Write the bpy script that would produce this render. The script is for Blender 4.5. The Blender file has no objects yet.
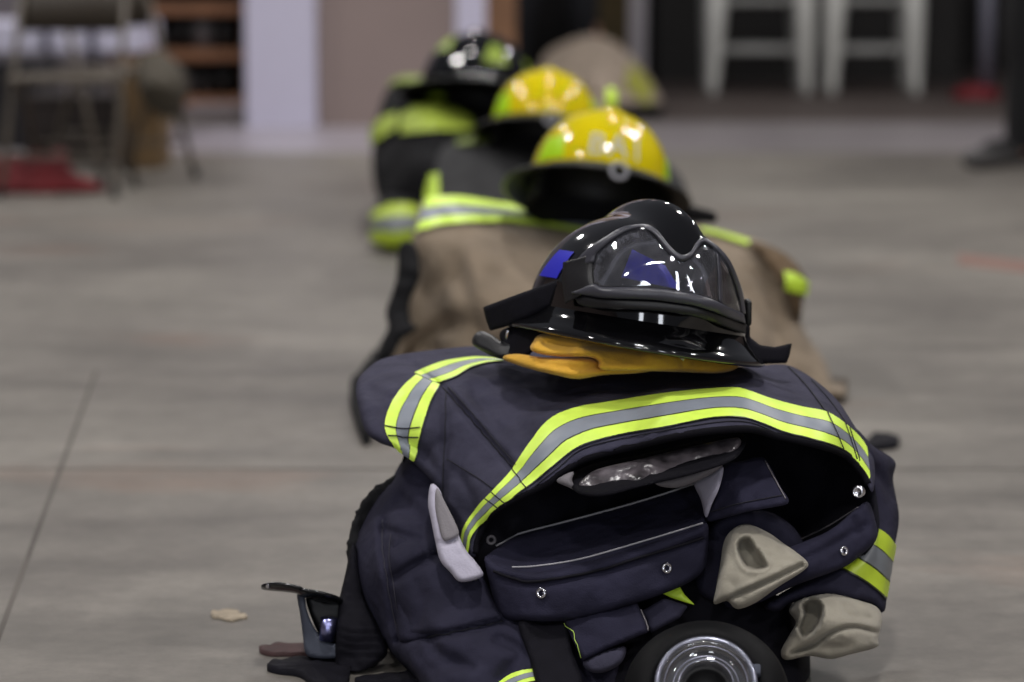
import bpy, bmesh, math, random
import numpy as np
from mathutils import Vector, Matrix, noise
from mathutils.geometry import delaunay_2d_cdt
from mathutils.bvhtree import BVHTree

random.seed(7)
SC = bpy.context.scene
COL = SC.collection
PI = math.pi

# ------------------------------------------------------------------ camera
H = 0.73
PITCH = math.radians(7.63)
LENS = 100.0
F = 1024 / 36.0 * LENS
CP, SP = math.cos(PITCH), math.sin(PITCH)
CAM = Vector((0, 0, H))

def ray(px, py):
    a, b = (px - 512) / F, (341 - py) / F
    return Vector((a, CP + b * SP, -SP + b * CP))

def P(px, py, Y):
    r = ray(px, py)
    return CAM + r * (Y / r.y)

def G(px, py, z=0.0):
    r = ray(px, py)
    return CAM + r * ((z - H) / r.z)

cam = bpy.data.cameras.new('camera')
cam.lens = LENS
cam.sensor_width = 36
cam.clip_start = 0.05
cam.dof.use_dof = True
cam.dof.focus_distance = 2.80
cam.dof.aperture_fstop = 4.0
co = bpy.data.objects.new('camera', cam)
co.location = CAM
co.rotation_euler = (PI / 2 - PITCH, 0, 0)
COL.objects.link(co)
SC.camera = co

# ------------------------------------------------------------------ materials
MATS = {}

def lin(c):
    return tuple(((x / 255) / 12.92 if x / 255 <= 0.04045 else ((x / 255 + 0.055) / 1.055) ** 2.4) for x in c)

def mat(name, rgb, rough=0.8, metal=0.0, bump=0.0, bscale=300.0, var=0.0, vscale=20.0, spec=0.5, coat=0.0, sheen=0.0, emit=0.0):
    if name in MATS:
        return MATS[name]
    m = bpy.data.materials.new(name)
    m.use_nodes = True
    nt = m.node_tree
    b = nt.nodes['Principled BSDF']
    c = lin(rgb) + (1,)
    b.inputs['Base Color'].default_value = c
    b.inputs['Roughness'].default_value = rough
    b.inputs['Metallic'].default_value = metal
    b.inputs['Specular IOR Level'].default_value = spec
    b.inputs['Coat Weight'].default_value = coat
    b.inputs['Sheen Weight'].default_value = sheen
    if emit:
        b.inputs['Emission Color'].default_value = c
        b.inputs['Emission Strength'].default_value = emit
    tc = nt.nodes.new('ShaderNodeTexCoord')
    if var:
        n = nt.nodes.new('ShaderNodeTexNoise')
        n.inputs['Scale'].default_value = vscale
        n.inputs['Detail'].default_value = 5
        nt.links.new(tc.outputs['Object'], n.inputs['Vector'])
        mr = nt.nodes.new('ShaderNodeMapRange')
        mr.inputs['From Min'].default_value = 0.3
        mr.inputs['From Max'].default_value = 0.7
        mr.inputs['To Min'].default_value = 1 - var
        mr.inputs['To Max'].default_value = 1 + var
        nt.links.new(n.outputs['Fac'], mr.inputs['Value'])
        mx = nt.nodes.new('ShaderNodeVectorMath')
        mx.operation = 'SCALE'
        mx.inputs[0].default_value = c[:3]
        nt.links.new(mr.outputs[0], mx.inputs['Scale'])
        nt.links.new(mx.outputs[0], b.inputs['Base Color'])
    if bump:
        n2 = nt.nodes.new('ShaderNodeTexNoise')
        n2.inputs['Scale'].default_value = bscale
        n2.inputs['Detail'].default_value = 3
        nt.links.new(tc.outputs['Object'], n2.inputs['Vector'])
        bp = nt.nodes.new('ShaderNodeBump')
        bp.inputs['Strength'].default_value = bump
        bp.inputs['Distance'].default_value = 0.002
        nt.links.new(n2.outputs['Fac'], bp.inputs['Height'])
        if 'fabric' in name:
            n3 = nt.nodes.new('ShaderNodeTexNoise')
            n3.inputs['Scale'].default_value = 34
            n3.inputs['Detail'].default_value = 2
            nt.links.new(tc.outputs['Object'], n3.inputs['Vector'])
            b3 = nt.nodes.new('ShaderNodeBump')
            b3.inputs['Strength'].default_value = 0.4
            b3.inputs['Distance'].default_value = 0.012
            nt.links.new(n3.outputs['Fac'], b3.inputs['Height'])
            nt.links.new(b3.outputs[0], bp.inputs['Normal'])
        nt.links.new(bp.outputs[0], b.inputs['Normal'])
    MATS[name] = m
    return m

def tape_mat(name, lime, silver, edge=(40, 45, 20)):
    """lime / silver / lime bands across the v direction of the strip."""
    m = bpy.data.materials.new(name)
    m.use_nodes = True
    nt = m.node_tree
    b = nt.nodes['Principled BSDF']
    b.inputs['Roughness'].default_value = 0.45
    uv = nt.nodes.new('ShaderNodeUVMap')
    sp = nt.nodes.new('ShaderNodeSeparateXYZ')
    nt.links.new(uv.outputs[0], sp.inputs[0])
    cr = nt.nodes.new('ShaderNodeValToRGB')
    cr.color_ramp.interpolation = 'CONSTANT'
    e = cr.color_ramp.elements
    e[0].position = 0.0
    e[0].color = lin(lime) + (1,)
    e[1].position = 0.33
    e[1].color = lin(silver) + (1,)
    for p, c in ((0.30, edge), (0.655, edge), (0.685, lime), (0.965, edge)):
        k = e.new(p)
        k.color = lin(c) + (1,)
    k = e.new(0.32)
    k.color = lin(silver) + (1,)
    nt.links.new(sp.outputs['Y'], cr.inputs['Fac'])
    tc = nt.nodes.new('ShaderNodeTexCoord')
    n = nt.nodes.new('ShaderNodeTexNoise')
    n.inputs['Scale'].default_value = 60
    nt.links.new(tc.outputs['Object'], n.inputs['Vector'])
    mr = nt.nodes.new('ShaderNodeMapRange')
    mr.inputs['To Min'].default_value = 0.82
    mr.inputs['To Max'].default_value = 1.1
    nt.links.new(n.outputs['Fac'], mr.inputs['Value'])
    mx = nt.nodes.new('ShaderNodeVectorMath')
    mx.operation = 'SCALE'
    nt.links.new(cr.outputs['Color'], mx.inputs[0])
    nt.links.new(mr.outputs[0], mx.inputs['Scale'])
    nt.links.new(mx.outputs[0], b.inputs['Base Color'])
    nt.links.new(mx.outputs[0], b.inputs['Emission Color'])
    b.inputs['Emission Strength'].default_value = 0.06     # faint glow added on every band; the lime cloth is fluorescent
    MATS[name] = m
    return m

NAVY = mat('navy_fabric', (60, 59, 74), 0.9, bump=0.3, bscale=700, var=0.18, vscale=25, spec=0.15)
NAVY2 = mat('navy_trouser_fabric', (42, 41, 56), 0.9, bump=0.3, bscale=700, var=0.2, vscale=25, spec=0.15)
NAVY3 = mat('navy_panel_fabric', (38, 37, 54), 0.85, bump=0.3, bscale=600, var=0.18, vscale=30, spec=0.18)
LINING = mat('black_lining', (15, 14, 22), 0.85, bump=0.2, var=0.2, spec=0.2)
BLACKF = mat('black_webbing', (19, 18, 25), 0.8, bump=0.4, bscale=900, var=0.2, vscale=60, spec=0.15)
GREYF = mat('grey_webbing', (72, 76, 88), 0.75, bump=0.3, bscale=900, var=0.12, spec=0.3)
SEAM = mat('dark_seam_thread', (30, 29, 38), 0.9)
EDGE = mat('dark_binding', (15, 14, 20), 0.85, bump=0.3, bscale=800, spec=0.12)
THREAD = mat('white_thread', (170, 168, 172), 0.7)
WHITEF = mat('pale_lining_cloth', (176, 172, 188), 0.85, bump=0.3, bscale=400, var=0.06)
GREYL = mat('grey_lining_cloth', (120, 116, 120), 0.85, bump=0.3, bscale=400, var=0.1)
SHINYL = mat('quilted_shiny_liner', (76, 71, 75), 0.3, bump=1.0, bscale=60, var=0.95, vscale=42, spec=0.8)
KNIT = mat('khaki_knit', (158, 152, 138), 0.95, bump=0.7, bscale=800, var=0.14, vscale=40, spec=0.15, sheen=0.2)
GOLD = mat('golden_yellow_knit', (214, 164, 58), 0.9, bump=0.4, bscale=500, var=0.1, vscale=30, spec=0.2, sheen=0.15)
TAPE = tape_mat('lime_silver_tape', (216, 248, 92), (128, 134, 144))
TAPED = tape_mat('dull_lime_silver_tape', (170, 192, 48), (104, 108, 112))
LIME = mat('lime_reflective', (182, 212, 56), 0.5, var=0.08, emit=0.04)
GLOSSB = mat('glossy_black_shell', (9, 9, 11), 0.07, spec=0.6, coat=0.6, bump=0.03, bscale=60)
RUBBER = mat('black_rubber', (17, 17, 21), 0.45, bump=0.12, bscale=500, spec=0.5)
RUBBERG = mat('dark_grey_rubber', (58, 58, 66), 0.35, bump=0.12, bscale=400, spec=0.5)
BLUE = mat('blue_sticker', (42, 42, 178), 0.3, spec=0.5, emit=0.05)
STEEL = mat('bright_steel', (215, 215, 222), 0.22, 1.0)
BLUESTEEL = mat('bluish_steel', (150, 152, 200), 0.3, 1.0)
YEL = mat('yellow_shell', (214, 194, 6), 0.09, spec=0.5, coat=0.0, var=0.05)
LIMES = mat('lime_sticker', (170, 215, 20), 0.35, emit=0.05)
BLKM = mat('matt_black_plastic', (16, 16, 18), 0.5, spec=0.4)
SILVERL = mat('silver_letter', (186, 186, 180), 0.4, spec=0.5)
TAN = mat('tan_fabric', (132, 118, 101), 0.92, bump=0.4, bscale=500, var=0.16, vscale=14, spec=0.2, sheen=0.1)
TAND = mat('brown_tan_fabric', (96, 80, 62), 0.92, bump=0.3, bscale=500, var=0.16, vscale=14, spec=0.2)
DGREY = mat('charcoal_fabric', (52, 52, 53), 0.92, bump=0.3, bscale=400, var=0.14, vscale=14, spec=0.2)
BLKF = mat('black_fabric', (24, 24, 26), 0.92, bump=0.3, bscale=400, var=0.2, vscale=14, spec=0.2)
BEIGE = mat('beige_fabric', (162, 148, 134), 0.92, bump=0.3, bscale=300, var=0.16, vscale=10, spec=0.2)

def glass_mat(name, tint, rough=0.02, ior=1.5, gloss=1.0, haze=0.0):
    m = bpy.data.materials.new(name)
    m.use_nodes = True
    nt = m.node_tree
    nt.nodes.remove(nt.nodes['Principled BSDF'])
    out = nt.nodes['Material Output']
    tr = nt.nodes.new('ShaderNodeBsdfTransparent')
    tr.inputs[0].default_value = tint + (1,)
    gl = nt.nodes.new('ShaderNodeBsdfGlossy')
    gl.inputs['Roughness'].default_value = rough
    gl.inputs['Color'].default_value = (gloss, gloss, gloss, 1)
    fr = nt.nodes.new('ShaderNodeFresnel')
    fr.inputs['IOR'].default_value = ior
    mx = nt.nodes.new('ShaderNodeMixShader')
    nt.links.new(fr.outputs[0], mx.inputs['Fac'])
    nt.links.new(tr.outputs[0], mx.inputs[1])
    nt.links.new(gl.outputs[0], mx.inputs[2])
    if haze:  # pale diffuse haze mixed in for the greyish reflections on the lens
        df = nt.nodes.new('ShaderNodeBsdfDiffuse')
        df.inputs[0].default_value = (0.5, 0.5, 0.55, 1)
        tcn = nt.nodes.new('ShaderNodeTexCoord')
        nn_ = nt.nodes.new('ShaderNodeTexNoise')
        nn_.inputs['Scale'].default_value = 55
        nn_.inputs['Detail'].default_value = 6
        nt.links.new(tcn.outputs['Object'], nn_.inputs['Vector'])
        mr_ = nt.nodes.new('ShaderNodeMapRange')
        mr_.inputs['From Min'].default_value = 0.35
        mr_.inputs['From Max'].default_value = 0.75
        mr_.inputs['To Min'].default_value = haze * 0.6
        mr_.inputs['To Max'].default_value = haze * 1.8
        nt.links.new(nn_.outputs['Fac'], mr_.inputs['Value'])
        m2 = nt.nodes.new('ShaderNodeMixShader')
        nt.links.new(mr_.outputs[0], m2.inputs['Fac'])
        nt.links.new(mx.outputs[0], m2.inputs[1])
        nt.links.new(df.outputs[0], m2.inputs[2])
        nt.links.new(m2.outputs[0], out.inputs['Surface'])
        return m
    nt.links.new(mx.outputs[0], out.inputs['Surface'])
    return m

LENSM = glass_mat('clear_goggle_lens', (0.84, 0.84, 0.88), 0.03, 1.9, 1.0, 0.05)
MASKL = glass_mat('clear_mask_lens', (0.80, 0.81, 0.85), 0.05, 2.0, 1.0, 0.10)

# ------------------------------------------------------------------ object helpers
def root(name, label, cat, loc, group=None):
    o = bpy.data.objects.new(name, None)
    o.empty_display_size = 0.05
    o.location = loc
    o['label'] = label
    o['category'] = cat
    if group:
        o['group'] = group
    COL.objects.link(o)
    return o

def world_loc(o):
    v = Vector(o.location)
    while o.parent:
        o = o.parent
        v += Vector(o.location)
    return v

def obj(name, verts, faces, m, parent=None, smooth=True, uvs=None, label=None, origin=None):
    me = bpy.data.meshes.new(name)
    base = world_loc(parent) if parent else Vector(origin or (0, 0, 0))
    me.from_pydata([tuple(Vector(v) - base) for v in verts], [], faces)
    me.materials.append(m)
    if uvs is not None:
        l = me.uv_layers.new(name='UVMap')
        for lo in me.loops:
            l.data[lo.index].uv = uvs[lo.vertex_index]
    me.polygons.foreach_set('use_smooth', [smooth] * len(me.polygons))
    bm = bmesh.new()
    bm.from_mesh(me)
    bmesh.ops.recalc_face_normals(bm, faces=bm.faces)
    bm.to_mesh(me)
    bm.free()
    me.update()
    o = bpy.data.objects.new(name, me)
    if parent:
        o.parent = parent
    else:
        o.location = base
    COL.objects.link(o)
    if label:
        o['label'] = label
    return o

def struct(o):
    o['kind'] = 'structure'
    return o

def tag(o, label, cat, group=None):
    o['label'] = label
    o['category'] = cat
    if group:
        o['group'] = group
    return o

class MB:
    """collects shapes, then links ONE mesh object"""
    def __init__(s):
        s.v, s.f = [], []

    def add(s, v, f):
        n = len(s.v)
        s.v += [Vector(x) for x in v]
        s.f += [tuple(i + n for i in q) for q in f]

    def box(s, lo, hi, M=None, bev=0.0):
        bm = bmesh.new()
        bmesh.ops.create_cube(bm, size=1)
        for v in bm.verts:
            v.co = Vector([lo[i] + (v.co[i] + 0.5) * (hi[i] - lo[i]) for i in range(3)])
        if bev:
            bmesh.ops.bevel(bm, geom=bm.edges[:], offset=bev, segments=2, affect='EDGES', profile=0.5)
        bm.verts.index_update()
        s.add([(M @ v.co) if M else v.co.copy() for v in bm.verts], [[v.index for v in f.verts] for f in bm.faces])
        bm.free()

    def tube(s, pts, r, n=8, flat=1.0, up=None, cap=True):
        pts = [Vector(p) for p in pts]
        rs = r if isinstance(r, (list, tuple)) else [r] * len(pts)
        rings = []
        prev = None
        for i, p in enumerate(pts):
            t = (pts[min(i + 1, len(pts) - 1)] - pts[max(i - 1, 0)])
            if t.length < 1e-9:
                t = Vector((0, 0, 1))
            t.normalize()
            ref = Vector(up) if up else (prev if prev else (Vector((0, 0, 1)) if abs(t.z) < 0.9 else Vector((1, 0, 0))))
            a = t.cross(ref)
            if a.length < 1e-6:
                a = t.cross(Vector((1, 0.3, 0)))
            a.normalize()
            b = a.cross(t).normalized()
            prev = b
            rings.append([p + a * math.cos(2 * PI * k / n) * rs[i] + b * math.sin(2 * PI * k / n) * rs[i] * flat for k in range(n)])
        v, f = [], []
        for R in rings:
            v += R
        for i in range(len(rings) - 1):
            for k in range(n):
                f.append((i * n + k, i * n + (k + 1) % n, (i + 1) * n + (k + 1) % n, (i + 1) * n + k))
        if cap:
            f.append(tuple(range(n)))
            f.append(tuple((len(rings) - 1) * n + k for k in range(n)))
        s.add(v, f)

    def lathe(s, prof, M, n=32, closed=False):
        v, f = [], []
        for (r, z) in prof:
            for k in range(n):
                a = 2 * PI * k / n
                v.append(M @ Vector((r * math.cos(a), r * math.sin(a), z)))
        m = len(prof)
        for i in range(m if closed else m - 1):
            j = (i + 1) % m
            for k in range(n):
                f.append((i * n + k, i * n + (k + 1) % n, j * n + (k + 1) % n, j * n + k))
        s.add(v, f)

    def build(s, name, m, parent=None, smooth=True, **k):
        return obj(name, s.v, s.f, m, parent, smooth, **k)

def spline(pts, n, closed=False):
    """Catmull-Rom through tuples of any length"""
    A = [np.array(p, float) for p in pts]
    N = len(A)
    out = []
    segs = N if closed else N - 1
    for i in range(segs):
        if closed:
            p0, p1, p2, p3 = A[(i - 1) % N], A[i], A[(i + 1) % N], A[(i + 2) % N]
        else:
            p1, p2 = A[i], A[i + 1]
            p0 = A[i - 1] if i > 0 else 2 * p1 - p2
            p3 = A[i + 2] if i + 2 < N else 2 * p2 - p1
        for k in range(n):
            t = k / n
            out.append(0.5 * (2 * p1 + (p2 - p0) * t + (2 * p0 - 5 * p1 + 4 * p2 - p3) * t * t + (3 * p1 - p0 - 3 * p2 + p3) * t ** 3))
    if not closed:
        out.append(A[-1])
    return out

def resample(poly, step, closed=True):
    A = [np.array(p, float) for p in poly]
    if closed:
        A = A + [A[0]]
    d = [0.0]
    for i in range(1, len(A)):
        d.append(d[-1] + np.linalg.norm(A[i] - A[i - 1]))
    n = max(3, int(round(d[-1] / step)))
    out = []
    for k in range(n if closed else n + 1):
        t = d[-1] * k / n
        i = int(np.searchsorted(d, t, side='right')) - 1
        i = min(max(i, 0), len(A) - 2)
        u = (t - d[i]) / max(d[i + 1] - d[i], 1e-9)
        out.append(A[i] * (1 - u) + A[i + 1] * u)
    return out

def inpoly(X, Y, poly):
    r = np.zeros(X.shape, bool)
    n = len(poly)
    j = n - 1
    for i in range(n):
        xi, yi = poly[i]
        xj, yj = poly[j]
        c = ((yi > Y) != (yj > Y)) & (X < (xj - xi) * (Y - yi) / (yj - yi + 1e-12) + xi)
        r ^= c
        j = i
    return r

def dist_poly(X, Y, poly, closed=False):
    A = np.array(poly, float)
    B = np.roll(A, -1, 0) if closed else A[1:]
    if not closed:
        A = A[:-1]
    best = np.full(X.shape, 1e9)
    for (ax, ay), (bx, by) in zip(A, B):
        dx, dy = bx - ax, by - ay
        L = dx * dx + dy * dy + 1e-12
        t = np.clip(((X - ax) * dx + (Y - ay) * dy) / L, 0, 1)
        best = np.minimum(best, np.hypot(X - ax - t * dx, Y - ay - t * dy))
    return best

def tps(ctrl, X, Y):
    C = np.array(ctrl, float)
    p = C[:, :2] / 100.0
    n = len(p)
    def phi(r2):
        return 0.5 * r2 * np.log(r2 + 1e-9)
    d2 = ((p[:, None] - p[None]) ** 2).sum(-1)
    K = phi(d2) + np.eye(n) * 0.002
    if n < 4:
        return np.full(X.shape, C[:, 2].mean())
    Q = np.c_[np.ones(n), p]
    A = np.block([[K, Q], [Q.T, np.zeros((3, 3))]])
    w = np.linalg.solve(A + np.eye(n + 3) * 1e-10, np.r_[C[:, 2], 0, 0, 0])
    q = np.c_[X.ravel(), Y.ravel()] / 100.0
    D2 = ((q[:, None] - p[None]) ** 2).sum(-1)
    z = phi(D2) @ w[:n] + np.c_[np.ones(len(q)), q] @ w[n:]
    return z.reshape(X.shape)

def cloth(name, outline, ctrl, m, parent, step=4.0, rpx=10.0, rd=0.02, thick=0.02, wr=0.0, wscale=14.0, wstretch=(1, 1, 1), creases=(), pits=(), seed=0.0, smooth_out=True, label=None, sub=6, floor=True):
    """A solid piece of cloth: its face follows a smooth depth field through the control points, its rim rolls away."""
    loop = spline(outline, sub, True) if smooth_out else outline
    loop = resample(loop, step)
    B = np.array(loop)
    x0, y0 = B.min(0)
    x1, y1 = B.max(0)
    gx, gy = np.meshgrid(np.arange(x0, x1, step), np.arange(y0, y1, step * 0.9))
    gx = gx + (np.arange(gx.shape[0]) % 2)[:, None] * step * 0.5
    gx, gy = gx.ravel(), gy.ravel()
    ins = inpoly(gx, gy, loop)
    gx, gy = gx[ins], gy[ins]
    dd = dist_poly(gx, gy, loop, True) if len(gx) else np.array([])
    keep = dd > step * 0.6
    gx, gy = gx[keep], gy[keep]
    pts = [Vector((a, b)) for a, b in loop] + [Vector((a, b)) for a, b in zip(gx, gy)]
    n0 = len(loop)
    ed = [(i, (i + 1) % n0) for i in range(n0)]
    v2, e2, f2, *_ = delaunay_2d_cdt(pts, ed, [], 1, 1e-4)
    X = np.array([v.x for v in v2])
    Y = np.array([v.y for v in v2])
    D = dist_poly(X, Y, loop, True)
    Z = tps(ctrl, X, Y)
    q = np.clip(D / rpx, 0, 1)
    Z = Z + rd * (1 - np.sqrt(np.clip(1 - (1 - q) ** 2, 0, 1)))
    for pl, w, dep in creases:
        dl = dist_poly(X, Y, [tuple(p) for p in spline(pl, 5)] if len(pl) > 2 else pl)
        Z = Z + dep * np.exp(-(dl / w) ** 2)
    for pg, w, dep in pits:
        pg = [tuple(p) for p in spline(pg, 4, True)]
        ii = inpoly(X, Y, pg)
        dl = dist_poly(X, Y, pg, True)
        t = np.clip(np.where(ii, dl, 0) / w, 0, 1)
        Z = Z + dep * t * t * (3 - 2 * t)
        lip = np.where(ii, 0, np.exp(-(dl / (w * 0.9)) ** 2))
        Z = Z - 0.12 * dep * lip
    front = []
    for a, b, z in zip(X, Y, Z):
        p = P(a, b, z)
        if wr:
            s = Vector((p.x * wstretch[0], p.y * wstretch[1], p.z * wstretch[2])) * wscale + Vector((seed, seed * 0.7, 0))
            w = noise.noise(s) * 0.5 + (0.5 - 2 * abs(noise.noise(s * 1.7 + Vector((7, 3, 1))))) * 0.35 + noise.noise(s * 4.5) * 0.16
            p = P(a, b, z + wr * w)
        if floor and p.z < 0.004:
            p.z = 0.004
        front.append(p)
    back = []
    for a, b, z in zip(X, Y, Z):
        p = P(a, b, z + thick)
        p.z = max(p.z, 0.003) if floor else p.z
        back.append(p)
    # boundary edges of the triangulation
    cnt = {}
    tris = [tuple(f) for f in f2]
    for t in tris:
        for i in range(len(t)):
            e = (t[i], t[(i + 1) % len(t)])
            k = tuple(sorted(e))
            cnt.setdefault(k, []).append(e)
    n = len(front)
    faces = list(tris) + [tuple(i + n for i in reversed(t)) for t in tris]
    for k, es in cnt.items():
        if len(es) == 1:
            a, b = es[0]
            faces.append((b, a, a + n, b + n))
    o = obj(name, front + back, faces, m, parent, label=label)
    return o

def bvh(*objs):
    V, Fc = [], []
    for o in objs:
        base = world_loc(o)
        n = len(V)
        V += [v.co + base for v in o.data.vertices]
        Fc += [tuple(i + n for i in p.vertices) for p in o.data.polygons]
    return BVHTree.FromPolygons(V, Fc)

def hit(T, px, py, off=0.0015):
    d = ray(px, py).normalized()
    loc, nor, idx, dist = T.ray_cast(CAM, d)
    if loc is None:
        g = P(px, py, 2.9) if T is None else None
        # nearest point on the surface to the sight line
        best = None
        for Y in np.linspace(2.6, 5.2, 40):
            q = T.find_nearest(P(px, py, Y))
            if q[0] is not None and (best is None or q[3] < best[3]):
                best = q
        loc, nor = best[0], best[1]
    if nor.dot(d) > 0:
        nor = -nor
    return loc + nor * off, nor

def strip(name, A, B, T, m, parent, n=10, k=8, off=0.002, label=None, th=0.0012):
    a = spline(A, n)
    b = spline(B, n)
    N = 6 * n
    a = resample(a, 1e9, False) if False else a
    def at(c, t):
        c = np.array(c)
        L = np.r_[0, np.cumsum(np.linalg.norm(np.diff(c, axis=0), axis=1))]
        return np.array([np.interp(t * L[-1], L, c[:, i]) for i in range(2)])
    v, uv, nn = [], [], []
    for i in range(N + 1):
        p, q = at(a, i / N), at(b, i / N)
        for j in range(k + 1):
            s = p + (q - p) * j / k
            h, nr = hit(T, s[0], s[1], off)
            v.append(h)
            nn.append(nr)
            uv.append((i / N, j / k))
    f = []
    W = k + 1
    for i in range(N):
        for j in range(k):
            f.append((i * W + j, i * W + j + 1, (i + 1) * W + j + 1, (i + 1) * W + j))
    return obj(name, v, f, m, parent, uvs=uv, label=label)

def thread(name, pl, T, r, m, parent, off=0.001, n=6, label=None):
    pts = spline(pl, n) if len(pl) > 2 else [np.array(pl[0]) + (np.array(pl[1]) - np.array(pl[0])) * t for t in np.linspace(0, 1, 12)]
    w = [hit(T, p[0], p[1], off)[0] for p in pts]
    b = MB()
    b.tube(w, r, 5)
    return b.build(name, m, parent, label=label)

def frame_from(n, up=Vector((0, 0, 1))):
    z = Vector(n).normalized()
    x = up.cross(z)
    if x.length < 1e-5:
        x = Vector((1, 0, 0))
    x.normalize()
    y = z.cross(x)
    return Matrix((x, y, z)).transposed().to_4x4()

def snap(px, py, T, r, parent, m=None):
    p, n = hit(T, px, py, 0.001)
    M = Matrix.Translation(p) @ frame_from(n)
    b = MB()
    b.lathe([(r, -0.001), (r, 0.0012), (r * 0.82, 0.0022), (r * 0.55, 0.002), (r * 0.46, 0.0002), (r * 0.46, -0.002)], M, 20)
    return b.build('snap', m or STEEL, parent, label='round silver snap')

# =================================================================== SETTING
def concrete():
    m = bpy.data.materials.new('worn_concrete')
    m.use_nodes = True
    nt = m.node_tree
    b = nt.nodes['Principled BSDF']
    tc = nt.nodes.new('ShaderNodeTexCoord')
    def nz(scale, detail, vec=(1, 1, 1), rough=0.55):
        mp = nt.nodes.new('ShaderNodeMapping')
        mp.inputs['Scale'].default_value = vec
        nt.links.new(tc.outputs['Object'], mp.inputs['Vector'])
        n = nt.nodes.new('ShaderNodeTexNoise')
        n.inputs['Scale'].default_value = scale
        n.inputs['Detail'].default_value = detail
        n.inputs['Roughness'].default_value = rough
        nt.links.new(mp.outputs[0], n.inputs['Vector'])
        return n
    a = nz(0.9, 6, (1, 0.7, 1))
    c = nz(14, 8)
    d = nz(4.0, 5, (0.5, 1.6, 1))
    r1 = nt.nodes.new('ShaderNodeValToRGB')
    e = r1.color_ramp.elements
    e[0].position = 0.3
    e[0].color = lin((96, 91, 86)) + (1,)
    e[1].position = 0.7
    e[1].color = lin((134, 129, 121)) + (1,)
    nt.links.new(a.outputs['Fac'], r1.inputs['Fac'])
    def mul(src, n, lo, hi, f0=0.3, f1=0.7):
        mr = nt.nodes.new('ShaderNodeMapRange')
        mr.inputs['From Min'].default_value = f0
        mr.inputs['From Max'].default_value = f1
        mr.inputs['To Min'].default_value = lo
        mr.inputs['To Max'].default_value = hi
        nt.links.new(n.outputs['Fac'], mr.inputs['Value'])
        mx = nt.nodes.new('ShaderNodeVectorMath')
        mx.operation = 'SCALE'
        nt.links.new(src, mx.inputs[0])
        nt.links.new(mr.outputs[0], mx.inputs['Scale'])
        return mx.outputs[0]
    s = mul(r1.outputs['Color'], c, 0.86, 1.12)
    s = mul(s, nz(45, 6), 0.90, 1.08)
    s = mul(s, d, 0.80, 1.14)
    k = nz(2.2, 7, (0.35, 1.3, 1), 0.7)
    s = mul(s, k, 0.84, 1.12)
    # faint rusty blotches
    rr = nt.nodes.new('ShaderNodeValToRGB')
    rr.color_ramp.elements[0].position = 0.60
    rr.color_ramp.elements[0].color = (0, 0, 0, 1)
    rr.color_ramp.elements[1].position = 0.74
    rr.color_ramp.elements[1].color = (0.5, 0.5, 0.5, 1)
    nt.links.new(nz(1.7, 5, (0.6, 1, 1)).outputs['Fac'], rr.inputs['Fac'])
    mxr = nt.nodes.new('ShaderNodeMix')
    mxr.data_type = 'RGBA'
    mxr.inputs[7].default_value = lin((128, 98, 80)) + (1,)
    nt.links.new(rr.outputs['Color'], mxr.inputs[0])
    nt.links.new(s, mxr.inputs[6])
    s = mxr.outputs[2]
    # small pits and specks
    g = nz(160, 2)
    s = mul(s, g, 0.94, 1.05)
    nt.links.new(s, b.inputs['Base Color'])
    mr = nt.nodes.new('ShaderNodeMapRange')
    mr.inputs['To Min'].default_value = 0.38
    mr.inputs['To Max'].default_value = 0.62
    nt.links.new(d.outputs['Fac'], mr.inputs['Value'])
    nt.links.new(mr.outputs[0], b.inputs['Roughness'])
    b.inputs['Specular IOR Level'].default_value = 0.35
    bp = nt.nodes.new('ShaderNodeBump')
    bp.inputs['Strength'].default_value = 0.25
    bp.inputs['Distance'].default_value = 0.004
    nt.links.new(c.outputs['Fac'], bp.inputs['Height'])
    nt.links.new(bp.outputs[0], b.inputs['Normal'])
    return m

b = MB()
b.box((-9, -7, -0.12), (9, 19, 0))
struct(b.build('floor', concrete(), None, False))
# saw-cut joints in the slab
JOINT = mat('dark_joint', (84, 79, 74), 0.9, var=0.3, vscale=3)
b = MB()
b.box((-9, 4.05, -0.001), (9, 4.058, 0.0006))
struct(b.build('trim_1', JOINT, None, False))
b = MB()
ja, jb = G(4, 622), G(60, 470)
jd = (jb - ja).normalized()
jn = Vector((jd.y, -jd.x, 0)) * 0.003
ja, jb = ja - jd * 4, jb + jd * 1.0
b.add([ja - jn, ja + jn, jb + jn, jb - jn, *[p + Vector((0, 0, 0.0006)) for p in (ja - jn, ja + jn, jb + jn, jb - jn)]], [(0, 1, 2, 3), (4, 5, 6, 7), (0, 1, 5, 4), (1, 2, 6, 5), (2, 3, 7, 6), (3, 0, 4, 7)])
struct(b.build('trim_2', JOINT, None, False))
# pale band across the floor before the back wall, darker to the right
PALE = mat('pale_floor_band', (156, 150, 158), 0.35, var=0.12, vscale=1.3)
PALE2 = mat('darker_floor_band', (126, 120, 122), 0.4, var=0.15, vscale=1.3)
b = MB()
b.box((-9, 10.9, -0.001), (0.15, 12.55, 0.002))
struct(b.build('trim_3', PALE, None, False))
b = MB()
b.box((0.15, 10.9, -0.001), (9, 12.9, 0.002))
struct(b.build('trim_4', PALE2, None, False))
FARF = mat('brown_grey_floor', (82, 72, 68), 0.6, var=0.12, vscale=2)
b = MB()
b.box((-0.2, 13.0, -0.001), (9, 18.95, 0.0025))
struct(b.build('trim_5', FARF, None, False))

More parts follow.
